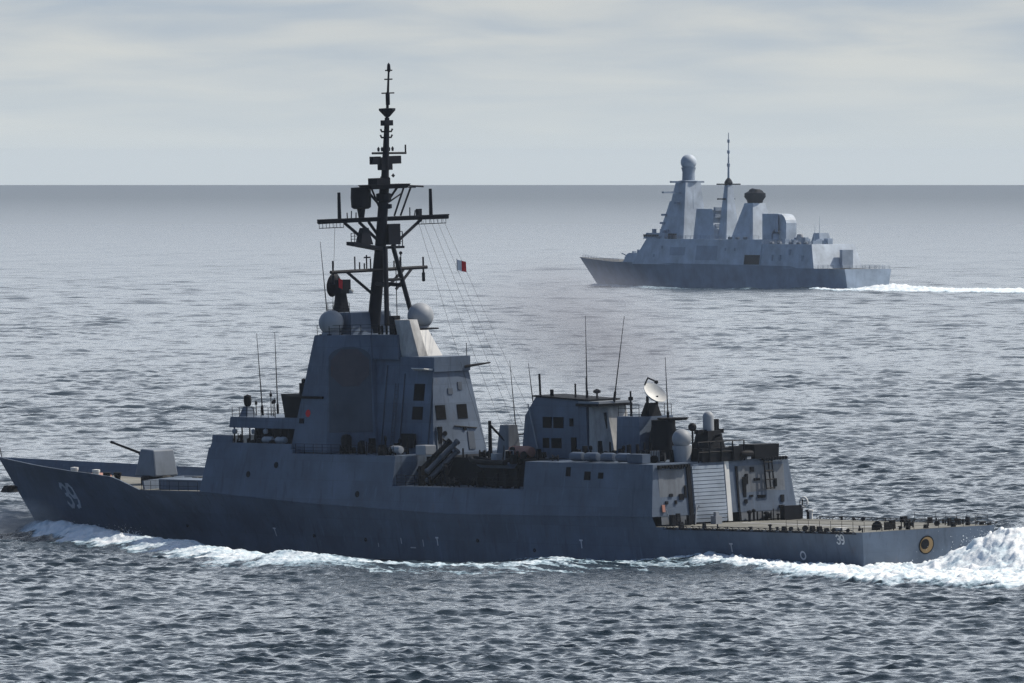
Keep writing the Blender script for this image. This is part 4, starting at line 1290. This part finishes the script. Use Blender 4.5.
for sgn in (1, -1):
    ed = [(x, sgn * (hull_y(x, 3.9) + .25), 3.75) for x in np.arange(.6, 30.5, 1.0)]
    mb = MB()
    for a, c in zip(ed, ed[1:]):
        mb.tube([a, c], .03, n=4).tube([(a[0], a[1] + sgn * .55, 4.15), (c[0], c[1] + sgn * .55, 4.15)], .03, n=4)
        mb.tube([a, (a[0], a[1] + sgn * .55, 4.15)], .035, n=4).tube([a, (c[0], c[1] + sgn * .55, 4.15)], .018, n=4).tube([c, (a[0], a[1] + sgn * .55, 4.15)], .018, n=4)
    mb.obj('edge_net', 'dark', S)
MB().box(4.2, 5.6, 6.7, 7.4, 3.93, 4.25).obj('white_cover', 'white', S)
for x, y in ((29.0, -8.5), (28.6, -8.5)):
    MB().lathe((x, y, 3.93), [(.18, 0), (.18, .7), (.28, .75), (.28, .9), (0, .95)], 10).obj('bollard', 'white' if x < 28.8 else 'dark', S)
# deck markings on the flight deck
MB().grid([[(3.0, .2, 3.957), (3.0, -.2, 3.957)], [(29.0, .2, 3.957), (29.0, -.2, 3.957)]]).obj('deck_line', 'mark', S)
# stern openings
tz, ty = 2.35, .15
tx = hull_xy(0, tz)[0]
tn = Vector((-1, 0, -.2)).normalized()
MB().lathe(Vector((tx, ty, tz)) + tn * .02, [(.0, -.25), (.72, -.25), (.74, .0), (.92, .06), (.92, .0)], 24, tn).obj('stern_port_ring', 'dark', hull)
MB().lathe(Vector((tx, ty, tz)) + tn * .04, [(0, 0), (.80, .0), (.80, .05), (0, .07)], 22, tn).obj('stern_port', 'ochre', hull)
MB().lathe(Vector((tx, ty + .22, tz + .10)) + tn * .10, [(0, 0), (.52, .02), (.50, .05), (0, .06)], 18, tn).obj('stern_port_shade', 'dark', hull)  # offset dark disc paints the shade inside the opening, leaving a lit crescent
zz = 1.5
MB().lathe(Vector((hull_xy(0, zz)[0], -4.4, zz)) + tn * .02, [(.36, 0), (.40, .12), (0, .14)], 16, tn).obj('stern_fairlead', 'dark', hull)

# ---- openings in the hangar side
for x, z, w, h in ((45.4, 9.1, .36, .45), (42.3, 8.75, .5, .42), (40.2, 8.8, .4, .3)):
    zk = interp(x, SX, SZ)
    y = hull_y(x, zk) - .02 - (z - zk) * .13
    MB().loft([(x - w, y - .1, z - h), (x + w, y - .1, z - h), (x + w, y + .03 + h * .17, z - h), (x - w, y + .03 + h * .17, z - h)],
              [(x - w, y - .2, z + h), (x + w, y - .2, z + h), (x + w, y + .03 - h * .17, z + h), (x - w, y + .03 - h * .17, z + h)]).obj('side_port', 'glass', hangar)
for x, z in ((93.5, 9.0), (98, 8.0), (79.5, 6.3)):
    zk = interp(x, SX, SZ)
    y = hull_y(x, zk) - .02 - (z - zk) * .17
    MB().lathe((x, y - .03, z), [(.32, 0), (.32, .07)], 14, (0, 1, .17)).obj('side_port', 'dark', hangar)
# raised edge along the knuckle
for sgn in (1, -1):
    mb = MB()
    rows = []
    for x in np.arange(32, 106, 2.0):
        zk = interp(x, SX, SZ)
        y = hull_y(x, zk)
        rows.append([(x, sgn * (y - .03), zk - .07), (x, sgn * (y + .05), zk - .03), (x, sgn * (y + .04), zk + .03), (x, sgn * (y - .05), zk + .07)])
    mb.grid(rows).obj('rubbing_strake', 'hull', hull)

# ---- markings on the hull
GLYPH = {
    '3': [[(0.05, .85), (.25, 1), (.5, 1), (.7, .85), (.7, .65), (.5, .53), (.3, .53)], [(.5, .53), (.72, .38), (.72, .15), (.5, 0), (.25, 0), (.03, .15)]],
    '9': [[(.7, .62), (.5, .45), (.22, .45), (.03, .6), (.03, .85), (.22, 1), (.5, 1), (.7, .85), (.7, .3), (.5, .05), (.2, 0)]],
    'T': [[(0, 1), (.7, 1)], [(.35, 1), (.35, 0)]],
}


def stroke_mark(name, text, X0, z0, h, w, mat='mark'):
    """letters lying on the port side of the hull; they read from forward to aft"""
    mb = MB()
    u0 = 0.0
    for ch in text:
        for st in GLYPH[ch]:
            for (a, c), (d, e) in zip(st, st[1:]):
                p, q = Vector((a * h * .8 + u0, c * h)), Vector((d * h * .8 + u0, e * h))
                t = (q - p).normalized()
                nrm = Vector((-t.y, t.x)) * w / 2
                p, q = p - t * w * .35, q + t * w * .35
                rows = []
                for k in range(4):
                    m_ = p.lerp(q, k / 3)
                    row = []
                    for g in (m_ + nrm, m_ - nrm):
                        X, z = X0 - g.x, z0 + g.y
                        row.append((X, hull_y(X, z) + .035, z))
                    rows.append(row)
                mb.grid(rows)
        u0 += h * .72
    return mb.obj(name, mat, hull)


stroke_mark('hull_number', '39', 137.6, 3.75, 2.35, .40)
stroke_mark('stern_number', '39', 4.0, 2.75, .85, .16)
for X, z in ((95.4, 1.75), (67.0, 1.4), (43.6, 1.6), (20.2, 1.7)):
    stroke_mark('tug_mark', 'T', X, z, .75, .15)
mb = MB()
for k in range(24):
    a, c = 2 * math.pi * k / 24, 2 * math.pi * (k + 1) / 24
    row = []
    for ang in (a, c):
        row.append([(9.4 + r * math.cos(ang), hull_y(9.4 + r * math.cos(ang), 1.5 + r * math.sin(ang)) + .035, 1.5 + r * math.sin(ang)) for r in (.28, .45)])
    mb.grid(row)
mb.obj('propeller_mark', 'mark', hull)
mb = MB()
for X, z, w, h in ((71.5, 1.0, .9, .12), (73.0, 1.4, .12, .6), (69.3, 1.2, .12, .7), (77.0, 1.0, .1, .4)):
    mb.grid([[(X, hull_y(X, z) + .035, z), (X, hull_y(X, z + h) + .035, z + h)], [(X - w, hull_y(X - w, z) + .035, z), (X - w, hull_y(X - w, z + h) + .035, z + h)]])
mb.obj('draught_marks', 'mark', hull)
# overboard discharge stains: small scuppers with a pipe lip
for X, z in ((88, 1.9), (79, 1.7), (60, 2.0), (51, 1.2), (112, 2.4)):
    y = hull_y(X, z)
    MB().lathe((X, y - .05, z), [(.16, 0), (.2, .12), (.1, .12), (.1, 0)], 10, (0, 1, 0)).obj('scupper', 'dark', hull)

# ---- foredeck: gun, launcher deck, breakwater, bollards, anchor
MB().lathe((125.2, 0, 6.2), [(1.75, -.3), (1.75, .7), (1.6, .9), (0, .92)], 20).obj('gun_ring', 'dark', S)
MB().loft([(123.6, -1.5, 7.0), (127.2, -1.5, 7.0), (127.2, 1.5, 7.0), (123.6, 1.5, 7.0)],
          [(124.1, -1.35, 9.75), (126.5, -1.2, 9.85), (126.5, 1.2, 9.85), (124.1, 1.35, 9.75)]).obj('gun_turret', 'gungrey', S, bevel=.15)
TURRET = bpy.data.objects['gun_turret']
MB().tube([(126.6, 0, 9.05), (128.2, 0, 9.3)], .24, .2, 10).obj('gun_mantlet', 'dark', TURRET)
MB().tube([(127.5, 0, 9.2), (132.9, 0, 10.35)], .14, .11, 10).lathe((132.8, 0, 10.33), [(.15, 0), (.15, .35), (.1, .4)], 10, (1, 0, .21)).obj('gun_barrel', 'dark', TURRET)
MB().box(107.2, 117.5, -5.6, 5.6, 6.0, 7.05).obj('launcher_deck', 'grey', S)
mb = MB()
for i in range(8):
    for j in range(4):
        mb.box(108 + i * 1.1, 108.9 + i * 1.1, -2.2 + j * 1.1, -1.3 + j * 1.1, 7.05, 7.13)
mb.obj('launcher_hatches', 'deck', S)
MB().loft([(119.0, 6.5, 5.9), (120.6, 0, 5.95), (119.0, -6.5, 5.9), (118.7, -6.5, 5.9), (120.3, 0, 5.95), (118.7, 6.5, 5.9)],
          [(119.2, 6.5, 6.9), (120.9, 0, 7.1), (119.2, -6.5, 6.9), (118.9, -6.5, 6.9), (120.6, 0, 7.1), (118.9, 6.5, 6.9)]).obj('breakwater', 'grey', S)
for x, y in ((137.5, 1.6), (134.0, 1.4), (130.5, 2.6), (130.0, 1.6)):
    MB().lathe((x, y, deck_z(x)), [(.35, 0), (.28, .5), (.42, .9), (.42, 1.1), (0, 1.15)], 12).obj('bollard', 'white' if x > 133 else 'dark', S)
MB().frustum((133.6, 136.2, -.6, 1.2), 6.4, (134.0, 135.8, -.4, 1.0), 7.15).obj('anchor_windlass', 'orange', S)
mb = MB()
for x in (139.2, 140.6, 142.0):
    mb.tube([(x, 1.2, deck_z(x)), (x + .3, .8, deck_z(x) + .5), (x - .2, .4, deck_z(x) + .4)], .1, n=5)
mb.tube([(134, -.6, 6.9), (146, -.5, 7.3)], .12, n=6).tube([(134, .7, 6.9), (146, .5, 7.3)], .12, n=6)
mb.obj('anchor_chain', 'dark', S)
MB().rail([(116.6, 8.5, 6.05), (106.4, 8.95, 6.1)], 1.0, 1.6, .025, 2).obj('foredeck_rail', 'dark', S)
mb = MB()
mb.tube([(149.0, 0, 5.55), (151.6, 0, 5.2)], .16, n=8)
mb.loft([(150.4, -.9, 4.9), (151.7, -.9, 4.9), (151.7, .9, 4.9), (150.4, .9, 4.9)], [(150.6, -.5, 5.6), (151.5, -.5, 5.6), (151.5, .5, 5.6), (150.6, .5, 5.6)])
mb.obj('stem_anchor', 'dark', S)
MB().tube([(152.4, 0, 8.3), (152.8, 0, 9.6)], .05, n=6).obj('jackstaff', 'dark', S)

# ------------------------------------------------------------------ things carried by the destroyer
def on_ship(name, p, rot=0.0):
    o = bpy.data.objects.new(name, None)
    col.objects.link(o)
    o.matrix_world = MN @ Matrix.Translation(p) @ Matrix.Rotation(rot, 4, 'Z')
    return o


def flag(label, p, size, halves, tilt, ang):
    f = on_ship('flag', p, ang)
    tag(f, label, 'flag', None)
    w, h = size
    x0 = 0.0
    k = 0
    for mat in halves:
        x1 = x0 + w / len(halves)
        mb = MB()
        for off in (0.0, .012):
            rows = []
            for i in range(7):
                u = x0 + (x1 - x0) * i / 6
                rows.append([(u, .10 * math.sin(u * 5.0 + v * 2) * (u / w) + off, -v * h - tilt * u) for v in (0, .25, .5, .75, 1)])
            mb.grid(rows)
        mb.obj('red_cloth' if mat == 'red' else 'white_cloth', mat, f, smooth=True)
        x0 = x1
    MB().tube([(0, 0, .1), (0, 0, -h - .1)], .03, n=5).obj('hoist_rope', 'dark', f)
    return f


# flags fly aft and to starboard, seen nearly square-on
flag('small white and red flag on the slanting halyards aft of the mast', (80.4, -5.15, 29.45), (.95, 1.05), ('wcloth', 'red'), .25, R(-128 - 10))
flag('small plain red flag hanging under the forward end of the lower yard', (87.5, 4.6, 27.9), (.42, .95), ('red',), .5, R(-138))

# rigid inflatable boat in the recess
boat = on_ship('inflatable_boat', (60.6, 6.3, 9.0))
tag(boat, 'small dark inflatable boat stowed on a cradle in the midship recess', 'boat')
mb = MB()
for s in (1, -1):
    mb.tube([(-3.3, s * .95, .75), (0, s * 1.0, .72), (2.2, s * .85, .82), (3.2, s * .3, 1.05), (3.35, 0, 1.1)], .28, .24, 10)
mb.obj('inflatable_tube', 'dark', boat, smooth=True)
MB().loft([(-3.2, -.7, .65), (2.6, -.5, .75), (3.1, 0, .9), (2.6, .5, .75), (-3.2, .7, .65)],
          [(-3.2, -.25, .12), (1.8, -.15, .15), (2.5, 0, .3), (1.8, .15, .15), (-3.2, .25, .12)]).obj('boat_hull', 'grey', boat)
MB().box(-1.1, -.2, -.35, .35, .7, 1.6).obj('steering_console', 'pale', boat)
MB().box(-3.6, -3.1, -.3, .3, .6, 1.5).obj('outboard_motor', 'dark', boat)
MB().tube([(-2.7, -.6, .9), (-2.7, -.5, 1.9), (-2.7, .5, 1.9), (-2.7, .6, .9)], .05, n=6).obj('radar_arch', 'pale', boat)
mb = MB()
for x in (58.6, 62.4):
    mb.tube([(x, 6.3, 7.2), (x, 6.3, 9.15)], .15, n=6).tube([(x, 5.5, 7.2), (x, 6.3, 9.0)], .1, n=6)
mb.obj('boat_cradle', 'dark', S)
# lifebuoy beside the hangar
lb = on_ship('lifebuoy', (30.0, -8.75, 5.55))
tag(lb, 'white ring lifebuoy on its stand at the far corner of the flight deck', 'lifebuoy')
ring = MB()
ax = Vector((-.6, .8, 0)).normalized()
pts = []
for k in range(21):
    a = 2 * math.pi * k / 20
    pts.append(Vector((0, 0, 0)) + Vector((-ax.y, ax.x, 0)) * math.cos(a) * .38 + Vector((0, 0, 1)) * math.sin(a) * .48)
ring.tube(pts, .11, n=8).obj('ring', 'white', lb, smooth=True)
MB().tube([(.15, .1, -1.6), (.1, .06, .3)], .06, n=6).obj('stand', 'dark', lb)

# ------------------------------------------------------------------ the far frigate
G = ship_root('warship', MF)
tag(G, 'pale hazy frigate with cone-shaped towers and a ball on top, sailing far behind', 'warship', 'grey warships under way')
FXS = [0, 20, 50, 90, 115, 130, 140, 148, 152, 154]
FBW = [7.6, 8.1, 8.6, 8.0, 5.4, 3.4, 1.9, .8, .25, 0]
FBK = [8.6, 9.0, 9.2, 9.2, 8.7, 7.2, 5.2, 2.6, 1.0, .06]
FSX = [0, 24, 26, 55, 110, 125, 154]
FSZ = [6.3, 6.4, 7.0, 7.3, 7.7, 7.9, 9.1]


def f_xy(Xk, z):
    zs = interp(Xk, FSX, FSZ)
    b = hull_half(interp(Xk, FXS, FBW), interp(Xk, FXS, FBK), z, zs)
    X = Xk
    if Xk > 110: X = 110 + (Xk - 110) * (143.5 + max(z, -.5) * 1.15 - 110) / 44.0
    return X, b


mb = MB()
st = list(np.arange(0, 110, 4)) + list(np.arange(110, 154.01, 1.5)) + [154]
for sgn in (1, -1):
    mb.grid([[(f_xy(X, z)[0], sgn * f_xy(X, z)[1], z) for z in [-4, -1] + [v * interp(X, FSX, FSZ) for v in (0, .1, .25, .4, .6, .8, 1)]] for X in st])
mb.grid([[(0, f_xy(0, z)[1] * (1 - k / 5), z) for k in range(11)] for z in [-4, -1] + [v * 6.3 for v in (0, .1, .25, .4, .6, .8, 1)]])
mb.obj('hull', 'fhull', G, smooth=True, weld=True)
MB().grid([[(f_xy(X, interp(X, FSX, FSZ) - .05)[0], f_xy(X, interp(X, FSX, FSZ) - .05)[1] * k / 2, interp(X, FSX, FSZ) - .05) for k in (2, 1, 0, -1, -2)] for X in st]).obj('weather_deck', 'deck', G)


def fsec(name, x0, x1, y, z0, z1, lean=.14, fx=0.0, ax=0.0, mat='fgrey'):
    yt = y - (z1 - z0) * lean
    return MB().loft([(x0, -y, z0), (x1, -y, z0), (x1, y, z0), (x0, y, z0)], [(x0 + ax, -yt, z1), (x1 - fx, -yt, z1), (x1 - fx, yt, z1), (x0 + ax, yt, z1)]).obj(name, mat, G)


fsec('main_superstructure', 44, 112.5, 9.1, 7.2, 15.0, fx=6.5)
fsec('hangar', 15.6, 44, 9.0, 6.4, 13.7, ax=2.5)
fsec('forward_step', 111, 120, 7.5, 7.6, 10.6, fx=3)
fsec('bridge', 97, 108.5, 7.6, 15.0, 16.8, fx=1.5)
for x0, x1, z0, z1 in ((84.5, 92.5, 10.0, 12.5), (67.2, 78.5, 8.6, 13.0), (44.3, 52.4, 7.4, 10.3)):
    y0 = 9.1 - (z0 - 7.2) * .14; y1 = 9.1 - (z1 - 7.2) * .14
    d = z0 < 8
    MB().loft([(x0, y0 - .3, z0), (x1, y0 - .3, z0), (x1, y0 + .06, z0), (x0, y0 + .06, z0)], [(x0, y1 - .3, z1), (x1, y1 - .3, z1), (x1, y1 + .06, z1), (x0, y1 + .06, z1)]).obj('side_door', 'fdark' if d else 'fhull', G)
MB().box(91.8, 94.5, 6.6, 7.9, 15.0, 16.6).obj('vent_box', 'fdark', G)
# forward tower with the ball radome
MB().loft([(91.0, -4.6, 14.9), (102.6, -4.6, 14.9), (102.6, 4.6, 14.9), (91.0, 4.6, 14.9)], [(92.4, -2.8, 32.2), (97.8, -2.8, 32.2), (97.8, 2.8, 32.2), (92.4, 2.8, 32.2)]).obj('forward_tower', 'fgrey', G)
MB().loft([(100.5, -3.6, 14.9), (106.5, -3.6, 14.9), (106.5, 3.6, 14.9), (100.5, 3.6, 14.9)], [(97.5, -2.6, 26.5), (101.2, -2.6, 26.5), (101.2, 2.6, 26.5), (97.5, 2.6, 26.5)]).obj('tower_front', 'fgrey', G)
MB().loft([(91.1, .0, 16), (92.2, .0, 24.5), (92.2, -2.4, 24.5), (91.1, -2.8, 16)], [(90.9, .0, 16), (92.0, .0, 24.5), (92.0, -2.4, 24.5), (90.9, -2.8, 16)]).obj('tower_panel', 'fhull', G)
MB().lathe((94.9, 0, 32.2), [(2.9, 0), (3.1, .5), (2.0, .7), (1.9, 3.2), (2.3, 4.6)], 20).obj('tower_neck', 'fhull', G, smooth=True)
MB().lathe((94.9, 0, 38.4), sphere_prof(2.45, 0, -.75, 12), 24).obj('ball_radome', 'fgrey', G, smooth=True)
for z, y0, y1 in ((32.4, 6.5, -5.5), (29.2, 9.5, -1), (26.0, 5.0, 0)):
    MB().box(94.4, 95.6, y1, y0, z - .3, z + .25).obj('tower_arm', 'fhull', G)
for x, z in ((104.0, 19.5), (103.2, 22)):
    MB().box(x - 1, x + 1.4, -1.5, 3.5, z, z + .6).obj('tower_gallery', 'fhull', G)
MB().frustum((75.5, 87.0, -3.8, 3.8), 14.9, (77.5, 86.0, -3.2, 3.2), 24.2).obj('mid_block', 'fgrey', G)
mb = MB()
for z in (18.5, 21.5, 23.6):
    mb.box(76.2, 77.2, -3.0, 3.0, z, z + 1.1)
mb.obj('block_galleries', 'fhull', G)
# pole mast
MB().frustum((71.0, 75.8, -2.5, 2.5), 14.9, (72.6, 74.3, -.9, .9), 31.5).obj('pole_mast', 'fgrey', G)
MB().lathe((73.5, 0, 31.4), [(1.1, 0), (1.3, .8), (.9, 1.6), (.4, 2.2)], 12).box(73.1, 73.9, -4.2, 4.2, 31.5, 31.9).box(73.1, 73.9, -2.2, 4.0, 27.0, 27.4).obj('mast_head', 'fdark', G)
MB().tube([(73.5, 0, 33), (73.5, 0, 40)], .38, .22, 8).tube([(73.5, 0, 40), (73.5, 0, 47.4)], .2, .12, 6).obj('mast_pole', 'fhull', G)
mb = MB()
for z, r in ((37.5, .5), (41.5, .45), (44.8, .4)):
    mb.lathe((73.5, 0, z), [(0, -.6), (r, -.4), (r, .5), (0, .7)], 8)
mb.obj('pole_aerials', 'fhull', G)
# funnel with black top
MB().loft([(54.5, -4.2, 14.9), (66.4, -4.2, 14.9), (66.4, 4.2, 14.9), (54.5, 4.2, 14.9)], [(57.2, -2.3, 26.0), (61.6, -2.3, 26.0), (61.6, 2.3, 26.0), (57.2, 2.3, 26.0)]).obj('funnel', 'fgrey', G)
MB().tube([(59.8, .8, 28.2), (59.0, .8, 30.2)], .9, .8, 8).tube([(58.6, -1, 28.2), (57.6, -1, 29.6)], .8, .7, 8).obj('funnel_top', 'fdark', G)
# long range radar: a broad curved panel on its drum
MB().lathe((46, 0, 13.7), [(2.4, 0), (2.2, 3.0), (1.3, 3.4)], 14).obj('radar_drum', 'fgrey', G)
mb = MB()
rows_a, rows_b = [], []
for i in range(9):
    t = (i / 8 - .5) * 2
    u, bend = t * 4.3, (1 - t * t) * 1.0
    d = Vector((.55, -.84, 0)); nn = Vector((-.84, -.55, 0))
    for rows, off in ((rows_a, 0), (rows_b, 1.0)):
        p = Vector((46, 0, 0)) + d * u + nn * (bend * -1 + off)
        rows.append([(p.x, p.y, z) for z in (17.2, 19, 21, 22.6)])
mb.grid(rows_a).grid(rows_b)
for i in (0, -1):
    mb.grid([rows_a[i], rows_b[i]])
mb.grid([[r[-1] for r in rows_a], [r[-1] for r in rows_b]]).grid([[r[0] for r in rows_a], [r[0] for r in rows_b]])
mb.obj('search_radar', 'fhull', G, weld=True)
pts = [(52.4, 15.0), (52.4, 22.8), (44.5, 22.8)] + [(43.2 + 3.6 * math.sin(a), 19.2 + 3.6 * math.cos(a)) for a in [-.3 - k * .26 for k in range(5)]] + [(39.8, 15.0), (42.6, 15.0), (43.0, 17.4), (45.6, 18.4), (47.4, 17.0), (47.6, 15.0)]
MB().loft([(x, -1.6, z) for x, z in pts], [(x, 2.2, z) for x, z in pts]).obj('radar_support', 'fgrey', G)
MB().lathe((44.6, .5, 15.0), [(1.1, 0), (1.1, .8)] + sphere_prof(1.1, 1.2, -.3, 8), 16).obj('white_dome', 'white', G, smooth=True)  # added white dome stands for the bright sunlit gap under the arch
MB().lathe((59.4, 0, 27.0), [(0, -1.3), (2.2, -1.2), (2.5, -.2), (3.3, .9), (3.2, 2.0), (2.0, 2.6), (1.6, 3.2), (0, 3.3)], 14).obj('funnel_hood', 'fdark', G, smooth=True)
for i in range(7):
    MB().box(108.3 - i * 1.2 - .9, 108.3 - i * 1.2, 7.2, 7.62, 15.6, 16.3).obj('bridge_window', 'fdark', G)
for x, z in ((63, 11.5), (58, 11.5), (38, 9.5), (34, 9.5), (29, 11.2), (22, 9.4), (101, 9.4), (97, 12.0)):
    zt = 9.05 - (z - 7.0) * .14
    MB().box(x - .45, x + .45, zt - .3, zt + .08, z - .9, z + .9).obj('door', 'fhull', G)
for x in (100, 96, 62, 58, 54, 40, 36, 30, 26, 22):
    MB().lathe((x - .8, 7.4 if x > 44 else 7.3, 15.4 if x > 44 else 14.0), [(0, 0), (.42, .1), (.42, 1.5), (0, 1.6)], 10, (1, 0, 0)).obj('liferaft_canister', 'pale', G)
MB().rail([(106, 7.9, 15.0), (46, 7.9, 15.0)], 1.1, 2.6, .05).rail([(43, 7.9, 13.7), (19, 7.9, 13.7)], 1.1, 2.6, .05).rail([(150, 1.6, 8.9), (130, 7.0, 7.9), (121, 8.2, 7.8)], 1.0, 2.6, .05).obj('deck_rail', 'fhull', G)
for a, c in (((88, 3, 24.2), (88.2, 3, 30)), ((31, -4, 16.5), (31, -4, 22)), ((21, 5, 13.7), (20.5, 5, 20)), ((56, 4, 15), (56, 4, 21))):
    MB().tube([a, c], .09, .04, 6).obj('whip_aerial', 'fhull', G)

mb = MB()
for i in range(26):
    x = random.uniform(18, 43); y = random.uniform(-6.5, 6.5)
    mb.box(x, x + random.uniform(.8, 2.2), y, y + random.uniform(.8, 2), 13.6, 13.8 + random.uniform(.5, 2.0))
for i in range(16):
    x = random.uniform(97, 107); y = random.uniform(-5, 6)
    mb.box(x, x + 1, y, y + 1, 16.7, 17.0 + random.uniform(.3, 1.6))
for i in range(8):
    x = random.uniform(112, 118); y = random.uniform(-4, 6)
    mb.box(x, x + 1, y, y + 1, 9.5, 10.8 + random.uniform(.2, 1.0))
mb.obj('roof_fittings', 'fhull', G)
MB().frustum((28, 33, -6.5, -2), 13.6, (29, 32, -6, -2.5), 17.0).obj('after_director', 'fhull', G)
MB().lathe((35.5, 0, 13.6), [(1.2, 0), (1.2, 2), (.9, 3.0), (0, 3.3)], 12).obj('white_dome', 'pale', G, smooth=True)
MB().lathe((126, 0, 7.7), [(2.2, 0), (2.0, 1.5), (1.2, 2.6), (0, 2.8)], 12).tube([(126.5, 0, 9.2), (131, 0, 10.4)], .18, n=6).obj('bow_gun', 'fhull', G)
MB().rail([(24, 8.8, 6.4), (1, 8.5, 6.3), (1, -8.5, 6.3), (24, -8.8, 6.4)], 1.1, 2.5, .06).obj('deck_rail', 'fhull', G)
MB().box(14.8, 16.2, -5, -1, 6.5, 12).obj('hangar_door', 'fhull', G)

# ------------------------------------------------------------------ spray, smoke and haze
def volume_mat(name, color, dens, scale, lo, hi, aniso=0.0):
    m = bpy.data.materials.new(name)
    m.use_nodes = True
    n, l = m.node_tree.nodes, m.node_tree.links
    n.clear()
    t = N(n, 'ShaderNodeTexCoord')
    v = N(n, 'ShaderNodeVolumePrincipled')
    v.inputs['Color'].default_value = (*color, 1)
    v.inputs['Anisotropy'].default_value = aniso
    ln = N(n, 'ShaderNodeVectorMath', operation='LENGTH')
    l.new(t.outputs['Object'], ln.inputs[0])
    fall = ramp(n, l, ln.outputs['Value'], [(0.0, 1.0), (0.45, 0.55), (0.98, 0.0)], 'EASE')
    ns = N(n, 'ShaderNodeTexNoise', ins={'Scale': scale, 'Detail': 4.0, 'Roughness': 0.6})
    l.new(t.outputs['Object'], ns.inputs['Vector'])
    nf = ramp(n, l, ns.outputs[0], [(lo, 0.0), (hi, 1.0)])
    l.new(mathn(n, l, 'MULTIPLY', mathn(n, l, 'MULTIPLY', fall, nf), dens), v.inputs['Density'])
    o = N(n, 'ShaderNodeOutputMaterial')
    l.new(v.outputs[0], o.inputs['Volume'])
    return m


def puff(name, center, radii, mat, label, rotz=0.0, roty=0.0):
    me = bpy.data.meshes.new(name)
    b = bmesh.new()
    bmesh.ops.create_icosphere(b, subdivisions=3, radius=1.0)
    b.to_mesh(me); b.free()
    me.materials.append(mat)
    o = bpy.data.objects.new(name, me)
    col.objects.link(o)
    o.matrix_world = MN @ Matrix.Translation(center) @ Matrix.Rotation(rotz, 4, 'Z') @ Matrix.Rotation(roty, 4, 'Y') @ Matrix.Diagonal((*radii, 1))
    tag(o, label, 'spray' if 'spray' in name else 'smoke', kind='stuff')
    return o


spray = volume_mat('spray_mist', (0.9, 0.93, 0.96), 0.85, 2.2, .34, .66)
puff('bow_spray', (145.0, 3.4, 1.3), (8.5, 4.6, 3.6), spray, 'thin pale mist of spray thrown up round the bow')
smoke = volume_mat('exhaust_haze', (0.62, 0.63, 0.70), 0.16, 1.1, .25, .75)
puff('exhaust_smoke', (58.0, -4.0, 22.5), (22.0, 9.0, 8.5), smoke, 'faint grey exhaust smoke drifting above the after funnel', R(0), R(-10))

dm, dn_, dl_, db = new_mat('water_drops')
db.inputs['Base Color'].default_value = (0.8, 0.84, 0.86, 1)
db.inputs['Roughness'].default_value = 0.6


def droplets(name, label, n, fn, r0, r1):
    co, fa = [], []
    for k in range(n):
        c = fn()
        r = random.uniform(r0, r1) * (0.5 + random.random() ** 3)
        b0 = len(co)
        co += [(c[0] + r, c[1], c[2]), (c[0] - r, c[1], c[2]), (c[0], c[1] + r, c[2]), (c[0], c[1] - r, c[2]), (c[0], c[1], c[2] + r), (c[0], c[1], c[2] - r)]
        fa += [(b0 + i, b0 + j, b0 + m) for i in (0, 1) for j in (2, 3) for m in (4, 5)]
    me = bpy.data.meshes.new(name)
    me.from_pydata(co, [], fa)
    me.materials.append(dm)
    o = bpy.data.objects.new(name, me)
    col.objects.link(o)
    o.matrix_world = MN
    tag(o, label, 'spray', kind='stuff')


def stern_drop():
    x = -abs(random.gauss(13.5, 4.5)) - 1
    zc = interp(x, [-30, -21, -14.5, -11, -8, -5, -2], [1.6, 3.1, 3.8, 3.2, 1.8, 0.6, 0.1])
    return (x, random.gauss(-2.5, 3.5), zc * random.uniform(.75, 1.0) + abs(random.gauss(0, .55)))


def bow_drop():
    t = random.random()
    x = 146 - 34 * t ** .8
    y = interp(x, [98, 112, 126, 139, 147], [17, 12.5, 8.6, 4.4, .6])
    return (x, y + random.gauss(0, .9), .9 + abs(random.gauss(0, .55)))


droplets('stern_droplets', 'flung white drops over the wave behind the stern', 5000, stern_drop, .02, .055)
droplets('bow_droplets', 'flung white drops above the bow wave crest', 3500, bow_drop, .02, .05)

hz = MB().box(-24000, 24000, -24000, 24000, -5.2, 50.6)
hm = bpy.data.materials.new('haze_air')
hm.use_nodes = True
hn, hl = hm.node_tree.nodes, hm.node_tree.links
hn.clear()
hv = N(hn, 'ShaderNodeVolumePrincipled')
hv.inputs['Color'].default_value = (0.74, 0.86, 1.0, 1)
hv.inputs['Density'].default_value = 0.000016
ho = N(hn, 'ShaderNodeOutputMaterial')
hl.new(hv.outputs[0], ho.inputs['Volume'])
tag(hz.obj('haze', hm), kind='stuff')
